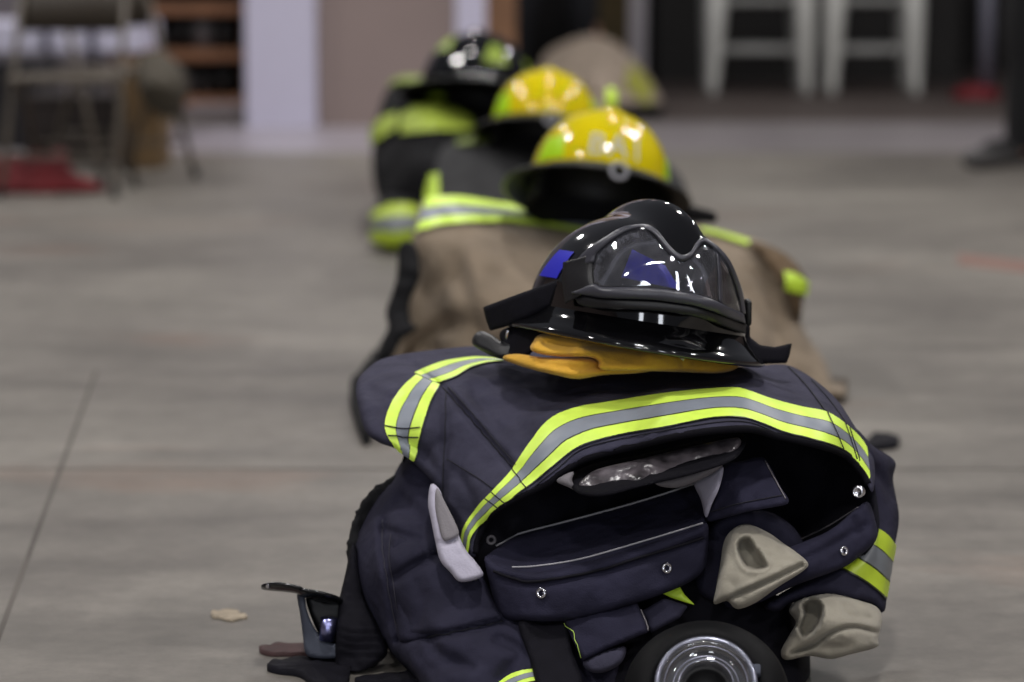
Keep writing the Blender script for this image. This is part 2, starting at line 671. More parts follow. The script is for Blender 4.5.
q = [G(958, 254), G(1100, 270), G(1100, 282), G(958, 264)]
b = MB()
b.add([*q, *[p + Vector((0, 0, 0.0008)) for p in q]], [(0, 1, 2, 3), (4, 5, 6, 7), (0, 1, 5, 4), (1, 2, 6, 5), (2, 3, 7, 6), (3, 0, 4, 7)])
struct(b.build('trim_10', mat('faded_red_paint', (122, 92, 82), 0.7, var=0.12, vscale=8), None, False))
PINK = mat('pinkish_grey_wall', (140, 125, 120), 0.8, var=0.05, vscale=2)
WHITEW = mat('lavender_white_paint', (196, 193, 212), 0.6, var=0.03)
DARKW = mat('very_dark_wall', (17, 14, 14), 0.8, var=0.25, vscale=3)
WOOD = mat('brown_wood', (116, 82, 54), 0.6, var=0.25, vscale=6)
OLIVE = mat('olive_brown_panel', (78, 64, 32), 0.7, var=0.2, vscale=5)
YW = 12.55

def xat(px, Y):
    return P(px, 100, Y).x

b = MB()
b.box((xat(318, YW), YW, 0), (xat(456, YW), YW + 0.15, 3.6))
struct(b.build('wall_left', PINK, None, False))
b = MB()
b.box((xat(247, YW), YW - 0.05, 0), (xat(317, YW), YW + 0.25, 3.6))
struct(b.build('trim_6', WHITEW, None, False))
b = MB()
b.box((xat(456, YW), YW - 0.03, 0), (xat(486, YW), YW + 0.2, 3.6))
struct(b.build('trim_7', WHITEW, None, False))
b = MB()
b.box((xat(486, YW), YW, 0), (xat(516, YW), YW + 0.16, 3.6))
struct(b.build('trim_8', WOOD, None, False))
b = MB()
b.box((-9, 14.0, 0), (xat(318, YW), 14.15, 3.6))
struct(b.build('wall_alcove', mat('grey_alcove_wall', (120, 114, 120), 0.8, var=0.1), None, False))
b = MB()
b.box((-9, 18.9, 0), (9, 19.05, 3.6))
struct(b.build('wall_back', DARKW, None, False))
b = MB()
b.box((8.9, -7, 0), (9.0, 19, 3.6))
struct(b.build('wall_right', PINK, None, False))
b = MB()
b.box((-9.0, -7, 0), (-8.9, 19, 3.6))
struct(b.build('wall_side', PINK, None, False))
# olive panel and white post in the far room
b = MB()
b.box((xat(592, 17.5), 17.5, 0), (xat(632, 17.5), 17.56, 0.60))
b.box((xat(592, 17.5), 17.49, 0.60), (xat(632, 17.5), 17.57, 0.72))
tag(b.build('storage_cupboard', OLIVE, None, False, origin=(xat(612, 17.5), 17.53, 0)), 'olive brown cupboard in the far room left of the white post', 'cupboard')
b = MB()
b.box((xat(629, 16.9), 16.86, 0), (xat(645, 16.9), 16.96, 3.4))
struct(b.build('trim_9', mat('off_white_post', (176, 170, 176), 0.6), None, False))

# =================================================================== LIGHT
w = bpy.data.worlds.new('room_ambience')
SC.world = w
w.use_nodes = True
bg = w.node_tree.nodes['Background']
bg.inputs[0].default_value = (0.86, 0.88, 1.0, 1)
bg.inputs[1].default_value = 0.10

def lamp(x, y, z, power, size, rot=(0, 0, 0), col=(1, 0.97, 0.95), sy=None):
    l = bpy.data.lights.new('lamp', 'AREA')
    l.energy = power
    l.color = col
    if sy:
        l.shape = 'RECTANGLE'
        l.size, l.size_y = size, sy
    else:
        l.shape = 'DISK'
        l.size = size
    o = bpy.data.objects.new('lamp', l)
    o.location = (x, y, z)
    o.rotation_euler = rot
    COL.objects.link(o)

for x in (-3.4, 0.3, 4.0):
    for y in (-2.8, 1.9, 6.6, 11.3):
        lamp(x, y, 4.6, 84, 0.42)
# open bay door behind the camera
lamp(-1.8, -6.5, 1.9, 80, 0.9, (PI / 2, 0, 0), (0.88, 0.92, 1.0), 2.8)
lamp(2.4, -6.5, 1.9, 80, 0.9, (PI / 2, 0, 0), (0.88, 0.92, 1.0), 2.8)

# =================================================================== FRONT COAT
coat = root('turnout_coat', 'navy blue folded firefighter coat with bright lime and silver tape, front of the row', 'coat', (0.12, 2.95, 0), 'turnout coats laid out on the floor')
body = cloth('coat_shell', [
    (356, 388), (362, 374), (385, 358), (440, 349), (490, 346), (540, 350), (600, 356), (660, 362), (720, 367), (755, 366), (787, 365),
    (815, 380), (838, 401), (856, 428), (870, 446), (875, 470), (873, 492), (868, 486), (859, 471), (843, 456), (818, 447), (777, 438), (747, 431), (695, 435),
    (640, 447), (591, 459), (561, 474), (546, 486), (511, 503), (490, 517), (478, 540), (475, 557), (466, 553), (456, 530), (443, 507), (439, 490),
    (415, 464), (396, 449), (380, 443), (366, 432), (359, 410)], [
    (385, 360, 3.10), (440, 351, 3.14), (540, 352, 3.16), (660, 362, 3.14), (787, 366, 3.08), (815, 380, 3.03), (838, 401, 2.98), (856, 428, 2.94), (872, 460, 2.90),
    (440, 372, 3.02), (500, 370, 3.02), (600, 380, 2.98), (700, 378, 2.96), (790, 388, 2.95),
    (545, 421, 2.87), (604, 404, 2.87), (669, 394, 2.86), (742, 391, 2.86), (801, 409, 2.86), (845, 425, 2.88),
    (575, 450, 2.815), (640, 434, 2.80), (742, 419, 2.79), (786, 435, 2.80), (839, 447, 2.83), (866, 475, 2.86),
    (561, 474, 2.80), (640, 447, 2.785), (747, 431, 2.775), (818, 447, 2.79), (870, 489, 2.84),
    (358, 388, 3.02), (370, 410, 2.96), (384, 428, 2.93), (400, 390, 2.975), (415, 463, 2.92), (430, 430, 2.915), (440, 488, 2.89), (480, 430, 2.90), (513, 468, 2.845),
    (500, 400, 2.95), (480, 505, 2.84), (462, 530, 2.86), (474, 556, 2.83), (490, 515, 2.83), (511, 502, 2.81)],
    NAVY, coat, step=3.0, rpx=8, rd=0.012, thick=0.02, wr=0.022, wscale=10, wstretch=(1, 1.2, 1), creases=[
        ([(424, 374), (443, 388), (480, 430), (513, 468)], 3.2, 0.009), ([(432, 372), (455, 388), (492, 430), (520, 462)], 5, -0.006),
        ([(443, 395), (446, 430), (443, 470), (443, 495)], 4.0, 0.008),
        ([(400, 358), (415, 366), (420, 372)], 4.0, 0.012),
        ([(512, 395), (500, 420), (520, 440)], 9.0, -0.006),
        ([(590, 378), (560, 392), (535, 405)], 8.0, 0.008), ([(650, 376), (640, 386), (632, 396)], 9.0, 0.006), ([(700, 372), (712, 380), (722, 388)], 8.0, 0.005),
        ([(470, 385), (478, 405), (500, 430)], 7.0, 0.006), ([(455, 470), (470, 495), (472, 515)], 6.0, 0.007), ([(370, 388), (388, 396), (398, 394)], 5.0, 0.006), ([(405, 440), (425, 455), (438, 475)], 6.0, 0.006),
        ([(788, 366), (806, 385), (820, 408)], 3.0, 0.007),
        ([(372, 395), (385, 405), (392, 402)], 6.0, 0.006)], seed=3.1)
TB = bvh(body)
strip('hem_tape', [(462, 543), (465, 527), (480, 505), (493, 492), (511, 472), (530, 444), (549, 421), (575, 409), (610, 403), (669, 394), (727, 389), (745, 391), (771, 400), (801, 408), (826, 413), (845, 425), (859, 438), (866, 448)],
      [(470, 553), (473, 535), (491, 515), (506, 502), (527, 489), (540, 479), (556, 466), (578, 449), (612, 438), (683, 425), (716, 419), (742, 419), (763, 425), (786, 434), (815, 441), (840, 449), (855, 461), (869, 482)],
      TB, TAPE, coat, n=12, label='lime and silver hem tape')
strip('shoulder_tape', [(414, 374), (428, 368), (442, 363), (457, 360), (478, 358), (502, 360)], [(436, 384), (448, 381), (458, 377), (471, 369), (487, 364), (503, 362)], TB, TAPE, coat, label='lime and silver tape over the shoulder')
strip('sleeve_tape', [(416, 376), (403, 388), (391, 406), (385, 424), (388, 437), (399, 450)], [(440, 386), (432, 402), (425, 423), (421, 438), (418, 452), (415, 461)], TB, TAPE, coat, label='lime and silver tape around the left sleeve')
thread('seam', [(443, 388), (470, 418), (490, 442), (513, 468)], TB, 0.0008, SEAM, coat)
thread('seam', [(449, 387), (476, 417), (496, 441), (517, 465)], TB, 0.0006, SEAM, coat)
thread('seam', [(446, 392), (445, 430), (444, 470), (443, 498)], TB, 0.0006, SEAM, coat)
thread('seam', [(447, 459), (475, 476), (495, 490)], TB, 0.0006, SEAM, coat)
thread('seam', [(788, 367), (806, 386), (826, 413), (842, 440), (850, 452)], TB, 0.0008, SEAM, coat)
thread('seam', [(811, 380), (832, 404), (846, 425), (860, 455), (864, 466)], TB, 0.0006, SEAM, coat)
thread('seam', [(385, 427), (402, 429), (421, 428)], TB, 0.0007, SEAM, coat, off=0.003)
thread('seam', [(388, 436), (403, 436), (419, 437)], TB, 0.0008, SEAM, coat, off=0.003)
thread('seam', [(473, 557), (492, 517), (528, 492), (559, 468), (580, 451), (613, 441), (683, 428), (742, 422), (786, 437), (840, 452), (868, 484)], TB, 0.0006, SEAM, coat)
for a, c in (((512, 470), (527, 489)), ((493, 493), (506, 503)), ((487, 499), (500, 508)), ((826, 413), (841, 449)), ((843, 424), (855, 460)), ((847, 428), (858, 462))):
    thread('seam', [a, c], TB, 0.0006, SEAM, coat, off=0.003)
# rolled hem edge
hem = [(475, 556), (478, 540), (490, 517), (511, 503), (546, 486), (561, 474), (591, 459), (640, 447), (695, 435), (747, 431), (777, 438), (818, 447), (843, 456), (859, 471), (868, 486), (873, 505), (872, 525)]
hw = []
for p in spline(hem, 6):
    q = hit(TB, p[0], p[1] - 2, 0.0)[0]
    hw.append(q)
b = MB()
b.tube(hw[:-12], 0.0038, 8)
b.build('hem_binding', EDGE, coat)

# dark inside of the coat
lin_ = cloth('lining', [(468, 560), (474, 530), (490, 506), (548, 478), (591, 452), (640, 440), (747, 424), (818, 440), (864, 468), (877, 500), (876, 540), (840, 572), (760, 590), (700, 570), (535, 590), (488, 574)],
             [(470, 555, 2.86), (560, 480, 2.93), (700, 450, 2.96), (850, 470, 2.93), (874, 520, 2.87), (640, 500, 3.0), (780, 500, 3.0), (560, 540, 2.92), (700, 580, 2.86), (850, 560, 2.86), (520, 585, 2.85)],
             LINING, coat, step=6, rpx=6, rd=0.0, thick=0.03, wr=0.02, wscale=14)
inner = cloth('inner_panel', [(484, 560), (500, 546), (520, 534), (560, 521), (620, 505), (680, 488), (703, 481), (707, 500), (706, 526), (690, 534), (640, 549), (590, 564), (535, 576), (500, 571)],
              [(484, 560, 2.81), (520, 533, 2.88), (620, 505, 2.90), (703, 481, 2.89), (706, 524, 2.80), (640, 545, 2.79), (590, 560, 2.79), (535, 575, 2.79), (610, 530, 2.845)],
              NAVY3, coat, step=3.5, rpx=5, rd=0.008, thick=0.012, wr=0.006, wscale=14, creases=[([(500, 560), (590, 540), (700, 505)], 10, 0.006)], seed=5)
TI = bvh(inner, lin_)
thread('stitching', [(496, 546), (518, 535), (560, 524), (620, 508), (660, 496), (700, 483)], TI, 0.0010, THREAD, coat, label='white stitch line')
panel = cloth('front_panel', [(485, 556), (500, 566), (535, 572), (590, 561), (640, 546), (690, 530), (707, 523), (708, 545), (705, 568), (690, 582), (660, 595), (627, 606), (590, 617), (564, 621), (530, 621), (503, 618), (494, 600), (488, 578)],
              [(487, 560, 2.80), (535, 573, 2.765), (590, 562, 2.76), (640, 548, 2.76), (704, 526, 2.77), (530, 618, 2.755), (590, 615, 2.745), (660, 595, 2.75), (700, 570, 2.77), (500, 615, 2.79), (590, 590, 2.742)],
              NAVY3, coat, step=3.5, rpx=7, rd=0.012, thick=0.015, wr=0.008, wscale=12, creases=[([(500, 578), (535, 585), (590, 576), (640, 562), (700, 540)], 3.5, 0.006)], seed=9)
TP = bvh(panel)
thread('seam', [(494, 571), (515, 578), (535, 581), (590, 572), (640, 557), (703, 537)], TP, 0.0016, LINING, coat)  # dark strand put in for the shade inside the fold gap
thread('stitching', [(512, 568), (535, 567), (580, 560), (640, 543), (703, 524)], bvh(panel, inner), 0.0010, THREAD, coat, label='white stitch line')
rpan = cloth('front_panel', [(730, 575), (760, 560), (790, 547), (830, 530), (858, 507), (868, 502), (874, 515), (877, 538), (860, 556), (840, 569), (794, 586), (755, 604), (725, 606)],
             [(735, 575, 2.80), (790, 548, 2.80), (830, 530, 2.81), (870, 506, 2.85), (876, 538, 2.84), (840, 568, 2.80), (794, 585, 2.785), (745, 600, 2.79), (800, 565, 2.78)],
             NAVY3, coat, step=3.5, rpx=6, rd=0.010, thick=0.012, wr=0.006, wscale=14, creases=[([(770, 572), (820, 552), (866, 525)], 3.5, 0.006)], seed=12)
TR = bvh(rpan)
thread('stitching', [(794, 543), (828, 527), (858, 508)], bvh(rpan, lin_), 0.0006, GREYL, coat)
snap(542, 593, TP, 0.0056, coat)
snap(666, 568, TP, 0.0056, coat)
snap(843, 551, TR, 0.0050, coat)
snap(491, 540, bvh(lin_, inner), 0.0052, coat, GREYL)
# snap on the inside of the right hem
p = P(858, 492, 2.825)
M = Matrix.Translation(p) @ frame_from((-0.35, -1, 0.1))
b = MB()
b.lathe([(0.0062, -0.006), (0.0062, 0.001), (0.0050, 0.0024), (0.0034, 0.002), (0.0028, 0.0004), (0.0001, 0.0006)], M, 20)
b.build('snap', STEEL, coat, label='round silver snap inside the right hem')

# folded storm flap and pale triangle of lining
cloth('pale_gusset', [(694, 482), (708, 474), (723, 466), (720, 486), (712, 504), (706, 518), (701, 500)], [(694, 482, 2.83), (723, 466, 2.82), (706, 518, 2.80), (710, 490, 2.80)], WHITEF, coat, step=2.5, rpx=3, rd=0.004, thick=0.006)
fl = cloth('storm_flap', [(707, 521), (713, 500), (723, 466), (742, 461), (762, 457), (771, 468), (780, 486), (789, 502), (775, 507), (750, 511), (728, 517)],
           [(707, 520, 2.80), (723, 467, 2.83), (762, 457, 2.84), (775, 480, 2.80), (788, 502, 2.765), (750, 510, 2.765), (735, 490, 2.79)], NAVY3, coat, step=2.6, rpx=5, rd=0.006, thick=0.007, wr=0.005, wscale=18, seed=2)
TF = bvh(fl)
thread('stitching', [(765, 462), (774, 479), (785, 499)], TF, 0.0007, GREYL, coat)
thread('seam', [(712, 512), (735, 505), (760, 500), (782, 496)], TF, 0.0006, SEAM, coat)
# rolled thermal liner in the mouth of the coat
cloth('thermal_liner', [(570, 480), (578, 470), (600, 462), (640, 455), (690, 443), (735, 434), (746, 436), (744, 448), (730, 462), (690, 475), (640, 487), (605, 496), (582, 495), (572, 488)],
      [(572, 482, 2.80), (640, 470, 2.80), (740, 440, 2.81), (690, 455, 2.79), (600, 480, 2.785)], EDGE, coat, step=3, rpx=7, rd=0.012, thick=0.03, wr=0.005, wscale=20, label='dark rolled edge of the quilted liner')
cloth('quilted_lining', [(579, 484), (590, 473), (605, 467), (640, 459), (690, 447), (732, 438), (741, 440), (738, 448), (725, 459), (690, 471), (640, 483), (605, 491), (588, 491)],
      [(582, 484, 2.775), (640, 461, 2.79), (640, 481, 2.765), (738, 442, 2.785), (690, 449, 2.785), (690, 470, 2.76), (605, 490, 2.765)], SHINYL, coat, step=2.6, rpx=4, rd=0.006, thick=0.01, wr=0.014, wscale=26, label='shiny mottled grey quilted lining')
cloth('liner_tag', [(556, 481), (566, 474), (574, 472), (572, 480), (576, 490), (568, 487)], [(556, 481, 2.80), (574, 472, 2.80), (574, 488, 2.79), (566, 480, 2.79)], GREYL, coat, step=2.5, rpx=3, rd=0.004, thick=0.006)
cloth('liner_edge', [(655, 483), (690, 474), (715, 464), (722, 467), (700, 480), (675, 488)], [(655, 483, 2.795), (722, 466, 2.80), (690, 480, 2.79), (690, 474, 2.79)], GREYL, coat, step=2.5, rpx=3, rd=0.004, thick=0.006)

# right sleeve hanging at the side, tape and knitted wristlet
slv = cloth('sleeve', [(840, 420), (858, 430), (873, 446), (895, 461), (893, 480), (899, 516), (895, 545), (888, 584), (884, 612), (870, 606), (845, 600), (815, 598), (790, 604), (778, 612), (764, 606), (790, 588), (835, 566), (862, 548), (870, 500), (862, 460)],
            [(845, 425, 2.92), (873, 446, 2.93), (895, 461, 2.97), (896, 516, 2.92), (870, 500, 2.90), (880, 540, 2.875), (888, 584, 2.86), (884, 610, 2.84), (845, 600, 2.815), (790, 595, 2.81), (830, 575, 2.83), (860, 560, 2.845)],
            NAVY2, coat, step=3.5, rpx=11, rd=0.03, thick=0.05, wr=0.012, wscale=11, creases=[([(875, 470), (888, 490), (892, 500)], 5, 0.01)], seed=4, label='right sleeve hanging down with tape near its end')
TS = bvh(slv)
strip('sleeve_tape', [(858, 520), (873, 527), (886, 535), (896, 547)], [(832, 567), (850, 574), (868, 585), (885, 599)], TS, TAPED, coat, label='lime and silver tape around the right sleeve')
cloth('wristlet', [(789, 611), (795, 602), (812, 596), (833, 594), (862, 601), (878, 608), (882, 621), (878, 638), (877, 647), (852, 654), (831, 659), (809, 656), (786, 660), (781, 651), (790, 634), (796, 622)],
      [(790, 610, 2.80), (833, 595, 2.80), (880, 610, 2.825), (878, 645, 2.79), (831, 658, 2.775), (783, 656, 2.775), (830, 620, 2.765), (850, 640, 2.76)],
      KNIT, coat, step=2.2, rpx=7, rd=0.022, thick=0.03, wr=0.005, wscale=30,
      pits=[([(801, 604), (813, 598), (823, 604), (823, 620), (815, 633), (803, 638), (797, 628), (802, 615)], 5, 0.045)],
      creases=[([(792, 653), (814, 645), (833, 632), (854, 627), (877, 632)], 2.2, 0.016), ([(800, 650), (820, 648), (850, 646)], 5, 0.006), ([(843, 605), (850, 615), (868, 618)], 3, 0.004)], seed=8, label='khaki knitted wristlet at the end of the right sleeve')
# left sleeve coming out through the mouth of the coat
cloth('sleeve', [(700, 560), (706, 530), (725, 514), (750, 509), (775, 514), (796, 530), (806, 552), (806, 575), (780, 590), (740, 605), (705, 600), (694, 582)],
      [(702, 560, 2.83), (725, 516, 2.825), (775, 516, 2.835), (805, 556, 2.835), (780, 590, 2.83), (705, 598, 2.82), (750, 555, 2.825)],
      NAVY2, coat, step=4, rpx=10, rd=0.025, thick=0.05, wr=0.01, wscale=14, seed=6, label='left sleeve tucked inside the coat')
cloth('wristlet', [(714, 604), (716, 588), (720, 566), (724, 542), (732, 530), (747, 524), (769, 533), (783, 543), (796, 552), (808, 563), (803, 571), (778, 587), (755, 603), (737, 609), (727, 601)],
      [(714, 602, 2.745), (724, 545, 2.775), (747, 525, 2.78), (783, 544, 2.765), (807, 563, 2.745), (755, 603, 2.73), (755, 575, 2.735), (735, 590, 2.735)],
      KNIT, coat, step=2.2, rpx=7, rd=0.02, thick=0.03, wr=0.005, wscale=30,
      pits=[([(736, 546), (741, 538), (750, 538), (758, 549), (768, 565), (759, 571), (745, 569), (738, 557)], 4.5, 0.034)],
      creases=[([(719, 603), (745, 591), (775, 578), (802, 565)], 2.2, 0.016), ([(728, 597), (750, 585), (790, 565)], 4, -0.003)], seed=1, label='khaki knitted wristlet with a thumb hole')

# =================================================================== FRONT TROUSERS
pants = root('turnout_trousers', 'dark navy firefighter trousers folded under the front navy coat', 'trousers', (0.0, 2.9, 0))
leg = cloth('trouser_leg', [(420, 450), (403, 460), (392, 478), (376, 495), (364, 515), (354, 538), (351, 562), (358, 598), (374, 628), (394, 656), (416, 678), (440, 705), (540, 715), (610, 705), (625, 660), (610, 625), (560, 612), (510, 610), (492, 575), (470, 545), (452, 505), (440, 470)],
            [(403, 460, 2.97), (440, 480, 2.93), (364, 515, 2.96), (352, 560, 2.93), (395, 560, 2.85), (440, 540, 2.865), (470, 580, 2.82), (374, 628, 2.89), (420, 630, 2.80), (500, 610, 2.80), (440, 690, 2.735), (540, 690, 2.72), (610, 690, 2.73), (600, 630, 2.80), (540, 640, 2.765)],
            NAVY2, pants, step=3.6, rpx=14, rd=0.05, thick=0.12, wr=0.02, wscale=10, creases=[
                ([(383, 520), (383, 545), (388, 580), (398, 640)], 3.5, 0.009),
                ([(378, 520), (376, 545), (380, 580), (390, 635)], 6, -0.006),
                ([(398, 640), (440, 635), (475, 628), (503, 621)], 3.5, 0.014),
                ([(395, 578), (415, 565), (440, 553)], 5, 0.016), ([(384, 530), (400, 535), (420, 540)], 5, 0.012),
                ([(430, 640), (440, 655), (470, 668)], 7, 0.012), ([(400, 500), (420, 520), (432, 545)], 9, 0.010),
                ([(500, 640), (520, 655), (500, 680)], 8, 0.012)], seed=2.2)
TL = bvh(leg)
thread('seam', [(383, 520), (382, 545), (387, 580), (396, 622), (401, 642)], TL, 0.0007, mat('grey_seam_thread', (48, 46, 57), 0.9), pants)
thread('seam', [(391, 535), (390, 560), (395, 590), (402, 640)], TL, 0.0005, mat('grey_seam_thread', (48, 46, 57), 0.9), pants)
thread('seam', [(401, 641), (440, 635), (475, 628), (503, 620)], TL, 0.0009, SEAM, pants)
strip('cuff_tape', [(498, 684), (512, 675), (530, 669), (546, 670), (557, 677), (562, 684)], [(494, 700), (512, 690), (530, 683), (546, 683), (555, 690), (560, 700)], TL, TAPE, pants, label='lime tape at the bottom edge')
# pocket
pk = cloth('pocket', [(394, 536), (420, 545), (450, 550), (482, 576), (494, 600), (503, 620), (470, 629), (440, 635), (401, 642), (396, 610), (390, 570)],
           [(394, 536, 2.872), (450, 550, 2.855), (494, 600, 2.80), (503, 620, 2.79), (440, 635, 2.79), (401, 642, 2.82), (392, 580, 2.85), (445, 590, 2.815)], NAVY2, pants, step=3.4, rpx=5, rd=0.010, thick=0.012, wr=0.010, wscale=12,
           creases=[([(394, 582), (415, 568), (440, 556)], 4, 0.014)], seed=7)
# frayed black edge behind the leg
random.seed(5)
out = []
for a, c in zip(spline([(404, 455), (397, 472), (380, 484), (363, 499), (356, 515), (350, 532), (347, 556)], 6), range(99)):
    j = random.uniform(-2.5, 1.5) if c % 2 else 0
    out.append((a[0] + j, a[1] + j * 0.5))
cloth('hook_and_loop_edge', out + [(352, 600), (366, 570), (372, 540), (385, 515), (402, 490), (420, 470)], [(400, 458, 2.99), (380, 485, 2.985), (350, 530, 2.96), (352, 590, 2.93), (385, 515, 2.98), (410, 480, 2.99)], BLKF, pants, step=3, rpx=4, rd=0.008, thick=0.02, smooth_out=False, wr=0.008, wscale=40)
# pale band of the turned-out lining
bl = cloth('lining_band', [(431, 484), (428, 503), (431, 520), (435, 540), (440, 560), (450, 572), (461, 582), (483, 576), (476, 562), (466, 550), (456, 529), (445, 505), (440, 490)],
           [(431, 486, 2.865), (429, 510, 2.85), (438, 555, 2.81), (461, 580, 2.785), (483, 575, 2.785), (458, 530, 2.82), (450, 550, 2.805)], WHITEF, pants, step=2.6, rpx=5, rd=0.010, thick=0.015, wr=0.004, wscale=25, creases=[([(437, 543), (450, 542), (460, 536)], 3, 0.004)], label='pale lavender lining band')
cloth('lining_pocket', [(437, 488), (435, 505), (438, 522), (443, 540), (452, 539), (459, 534), (456, 524), (447, 506)], [(437, 490, 2.855), (436, 510, 2.842), (443, 540, 2.812), (457, 533, 2.812)], GREYL, pants, step=2.4, rpx=3, rd=0.003, thick=0.006, label='grey inner lining')
# lower flaps
fa = cloth('belt_flap', [(563, 619), (600, 611), (637, 602), (643, 616), (649, 632), (615, 646), (583, 661), (573, 641)],
           [(563, 619, 2.755), (637, 603, 2.755), (649, 632, 2.735), (583, 660, 2.725), (605, 632, 2.735)], NAVY3, pants, step=3, rpx=4, rd=0.008, thick=0.008, wr=0.005, wscale=16, smooth_out=False, seed=3)
TA = bvh(fa)
thread('stitching', [(565, 623), (572, 640), (581, 658)], TA, 0.0005, mat('lime_thread', (170, 200, 90), 0.7), pants)
thread('stitching', [(640, 610), (645, 622), (648, 631)], TA, 0.0008, GREYL, pants)
fb = cloth('belt_flap', [(640, 612), (664, 598), (688, 606), (680, 618), (651, 633)], [(640, 612, 2.765), (664, 599, 2.765), (686, 607, 2.76), (651, 632, 2.745)], NAVY2, pants, step=3, rpx=4, rd=0.006, thick=0.008, smooth_out=False)
cloth('strap', [(519, 622), (545, 624), (566, 622), (572, 650), (582, 690), (545, 700), (530, 660)], [(519, 622, 2.765), (566, 622, 2.76), (580, 690, 2.71), (548, 690, 2.71), (545, 655, 2.74)], BLACKF, pants, step=3.5, rpx=4, rd=0.006, thick=0.008, seed=3)
cloth('cuff_tape', [(659, 592), (668, 588), (679, 585), (684, 594), (695, 605), (684, 602), (672, 598)], [(659, 592, 2.79), (679, 585, 2.79), (694, 604, 2.78), (675, 596, 2.785)], LIME, pants, step=2.5, rpx=2, rd=0.002, thick=0.004, smooth_out=False, label='small corner of lime tape')
cloth('trouser_leg', [(590, 625), (610, 600), (640, 588), (680, 575), (720, 578), (740, 590), (790, 600), (800, 640), (806, 660), (808, 690), (780, 705), (620, 705), (600, 670)],
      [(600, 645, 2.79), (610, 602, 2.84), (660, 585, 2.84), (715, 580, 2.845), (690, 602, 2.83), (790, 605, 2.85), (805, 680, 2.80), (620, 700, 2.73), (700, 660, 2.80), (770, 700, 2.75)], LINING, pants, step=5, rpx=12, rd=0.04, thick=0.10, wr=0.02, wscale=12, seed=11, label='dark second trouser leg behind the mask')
cloth('knee_fold', [(583, 662), (600, 652), (625, 646), (622, 662), (606, 672), (590, 672)], [(583, 662, 2.73), (625, 646, 2.735), (606, 670, 2.715), (603, 660, 2.72)], NAVY, pants, step=3, rpx=5, rd=0.012, thick=0.02)

# =================================================================== MASK
mc = P(706, 692, 2.57)
mask = root('breathing_mask', 'black rubber breathing mask with a round clear lens at the foot of the front pile', 'mask', (mc.x, mc.y, 0))
mz = Vector((-0.06, -0.80, 0.60)).normalized()
MM = Matrix.Translation(mc) @ frame_from(mz)
b = MB()
b.lathe([(0.045, 0.004), (0.050, 0.012), (0.058, 0.012), (0.066, 0.004), (0.074, -0.004), (0.078, -0.014), (0.078, -0.022), (0.070, -0.03), (0.045, -0.03)], MM, 48, True)
b.build('face_seal', mat('black_mask_rubber', (5, 5, 7), 0.6, spec=0.15), mask)
b = MB()
b.lathe([(0.0455, 0.006), (0.0455, 0.018), (0.043, 0.022), (0.040, 0.020), (0.036, 0.014), (0.030, 0.012), (0.027, 0.016), (0.024, 0.014), (0.0215, 0.004), (0.0215, -0.01)], MM, 48)
b.build('lens', MASKL, mask, label='clear ring-shaped lens')
b = MB()
b.lathe([(0.0450, 0.008), (0.0475, 0.0205), (0.0445, 0.0235), (0.0425, 0.0225), (0.0435, 0.02)], MM, 48)
b.build('lens_ring', mat('pale_grey_ring', (150, 152, 168), 0.25, 0.6), mask)
for r_, z_ in ((0.0385, 0.018), (0.0305, 0.0125), (0.0255, 0.0165)):  # pale rings standing in for arcs of light on the clear lens
    b = MB()
    b.lathe([(r_ + 0.0007 * math.cos(t), z_ + 0.0007 * math.sin(t)) for t in np.linspace(0, 2 * PI, 7)[:-1]], MM, 48, True)
    b.build('lens_glint', mat('pale_grey_ring', (150, 152, 168)), mask)
b = MB()
b.lathe([(0.042, 0.002), (0.03, 0.004), (0.021, 0.008), (0.019, 0.006), (0.017, -0.006), (0.0001, -0.008)], MM, 48)
b.build('voice_port', BLKM, mask)
for ang in (195, 20):
    a = math.radians(ang)
    b = MB()
    b.box((-0.006, -0.005, 0.006), (0.006, 0.005, 0.020), MM @ Matrix.Translation((0.047 * math.cos(a), 0.047 * math.sin(a), 0)), 0.0015)
    b.build('clip', GREYF, mask)

# =================================================================== STRAP WITH BUCKLE
bs = root('buckled_strap', 'black and grey webbing strap with black plastic buckle on floor left of front pile', 'strap', G(330, 668))
cloth('webbing', [(353, 543), (345, 575), (339, 602), (336, 635), (335, 668), (343, 680), (358, 678), (380, 662), (388, 650), (380, 628), (366, 600), (360, 570)],
      [(353, 545, 2.92), (339, 602, 2.89), (336, 660, 2.87), (358, 676, 2.855), (386, 652, 2.87), (366, 600, 2.90), (355, 630, 2.862)], BLACKF, bs, step=3, rpx=6, rd=0.014, thick=0.03, wr=0.003, wscale=40,
      creases=[([(342, 590 + 8 * k), (355, 593 + 8 * k), (380, 592 + 8 * k)], 1.8, 0.0022) for k in range(9)], label='wide ribbed black webbing')
cloth('strap_loop', [(297, 594), (300, 614), (303, 637), (305, 652), (313, 658), (337, 658), (340, 652), (338, 645), (325, 640), (314, 627), (307, 610), (304, 594)],
      [(297, 596, 2.90), (303, 640, 2.885), (313, 657, 2.88), (337, 655, 2.88), (314, 628, 2.885), (305, 600, 2.895)], GREYF, bs, step=2.4, rpx=3, rd=0.004, thick=0.02, label='grey webbing loop')
cloth('buckle_body', [(306, 597), (325, 600), (344, 605), (343, 645), (336, 646), (322, 638), (313, 622)], [(306, 597, 2.91), (344, 605, 2.905), (340, 645, 2.90), (315, 625, 2.905)], BLKM, bs, step=3, rpx=3, rd=0.004, thick=0.03)
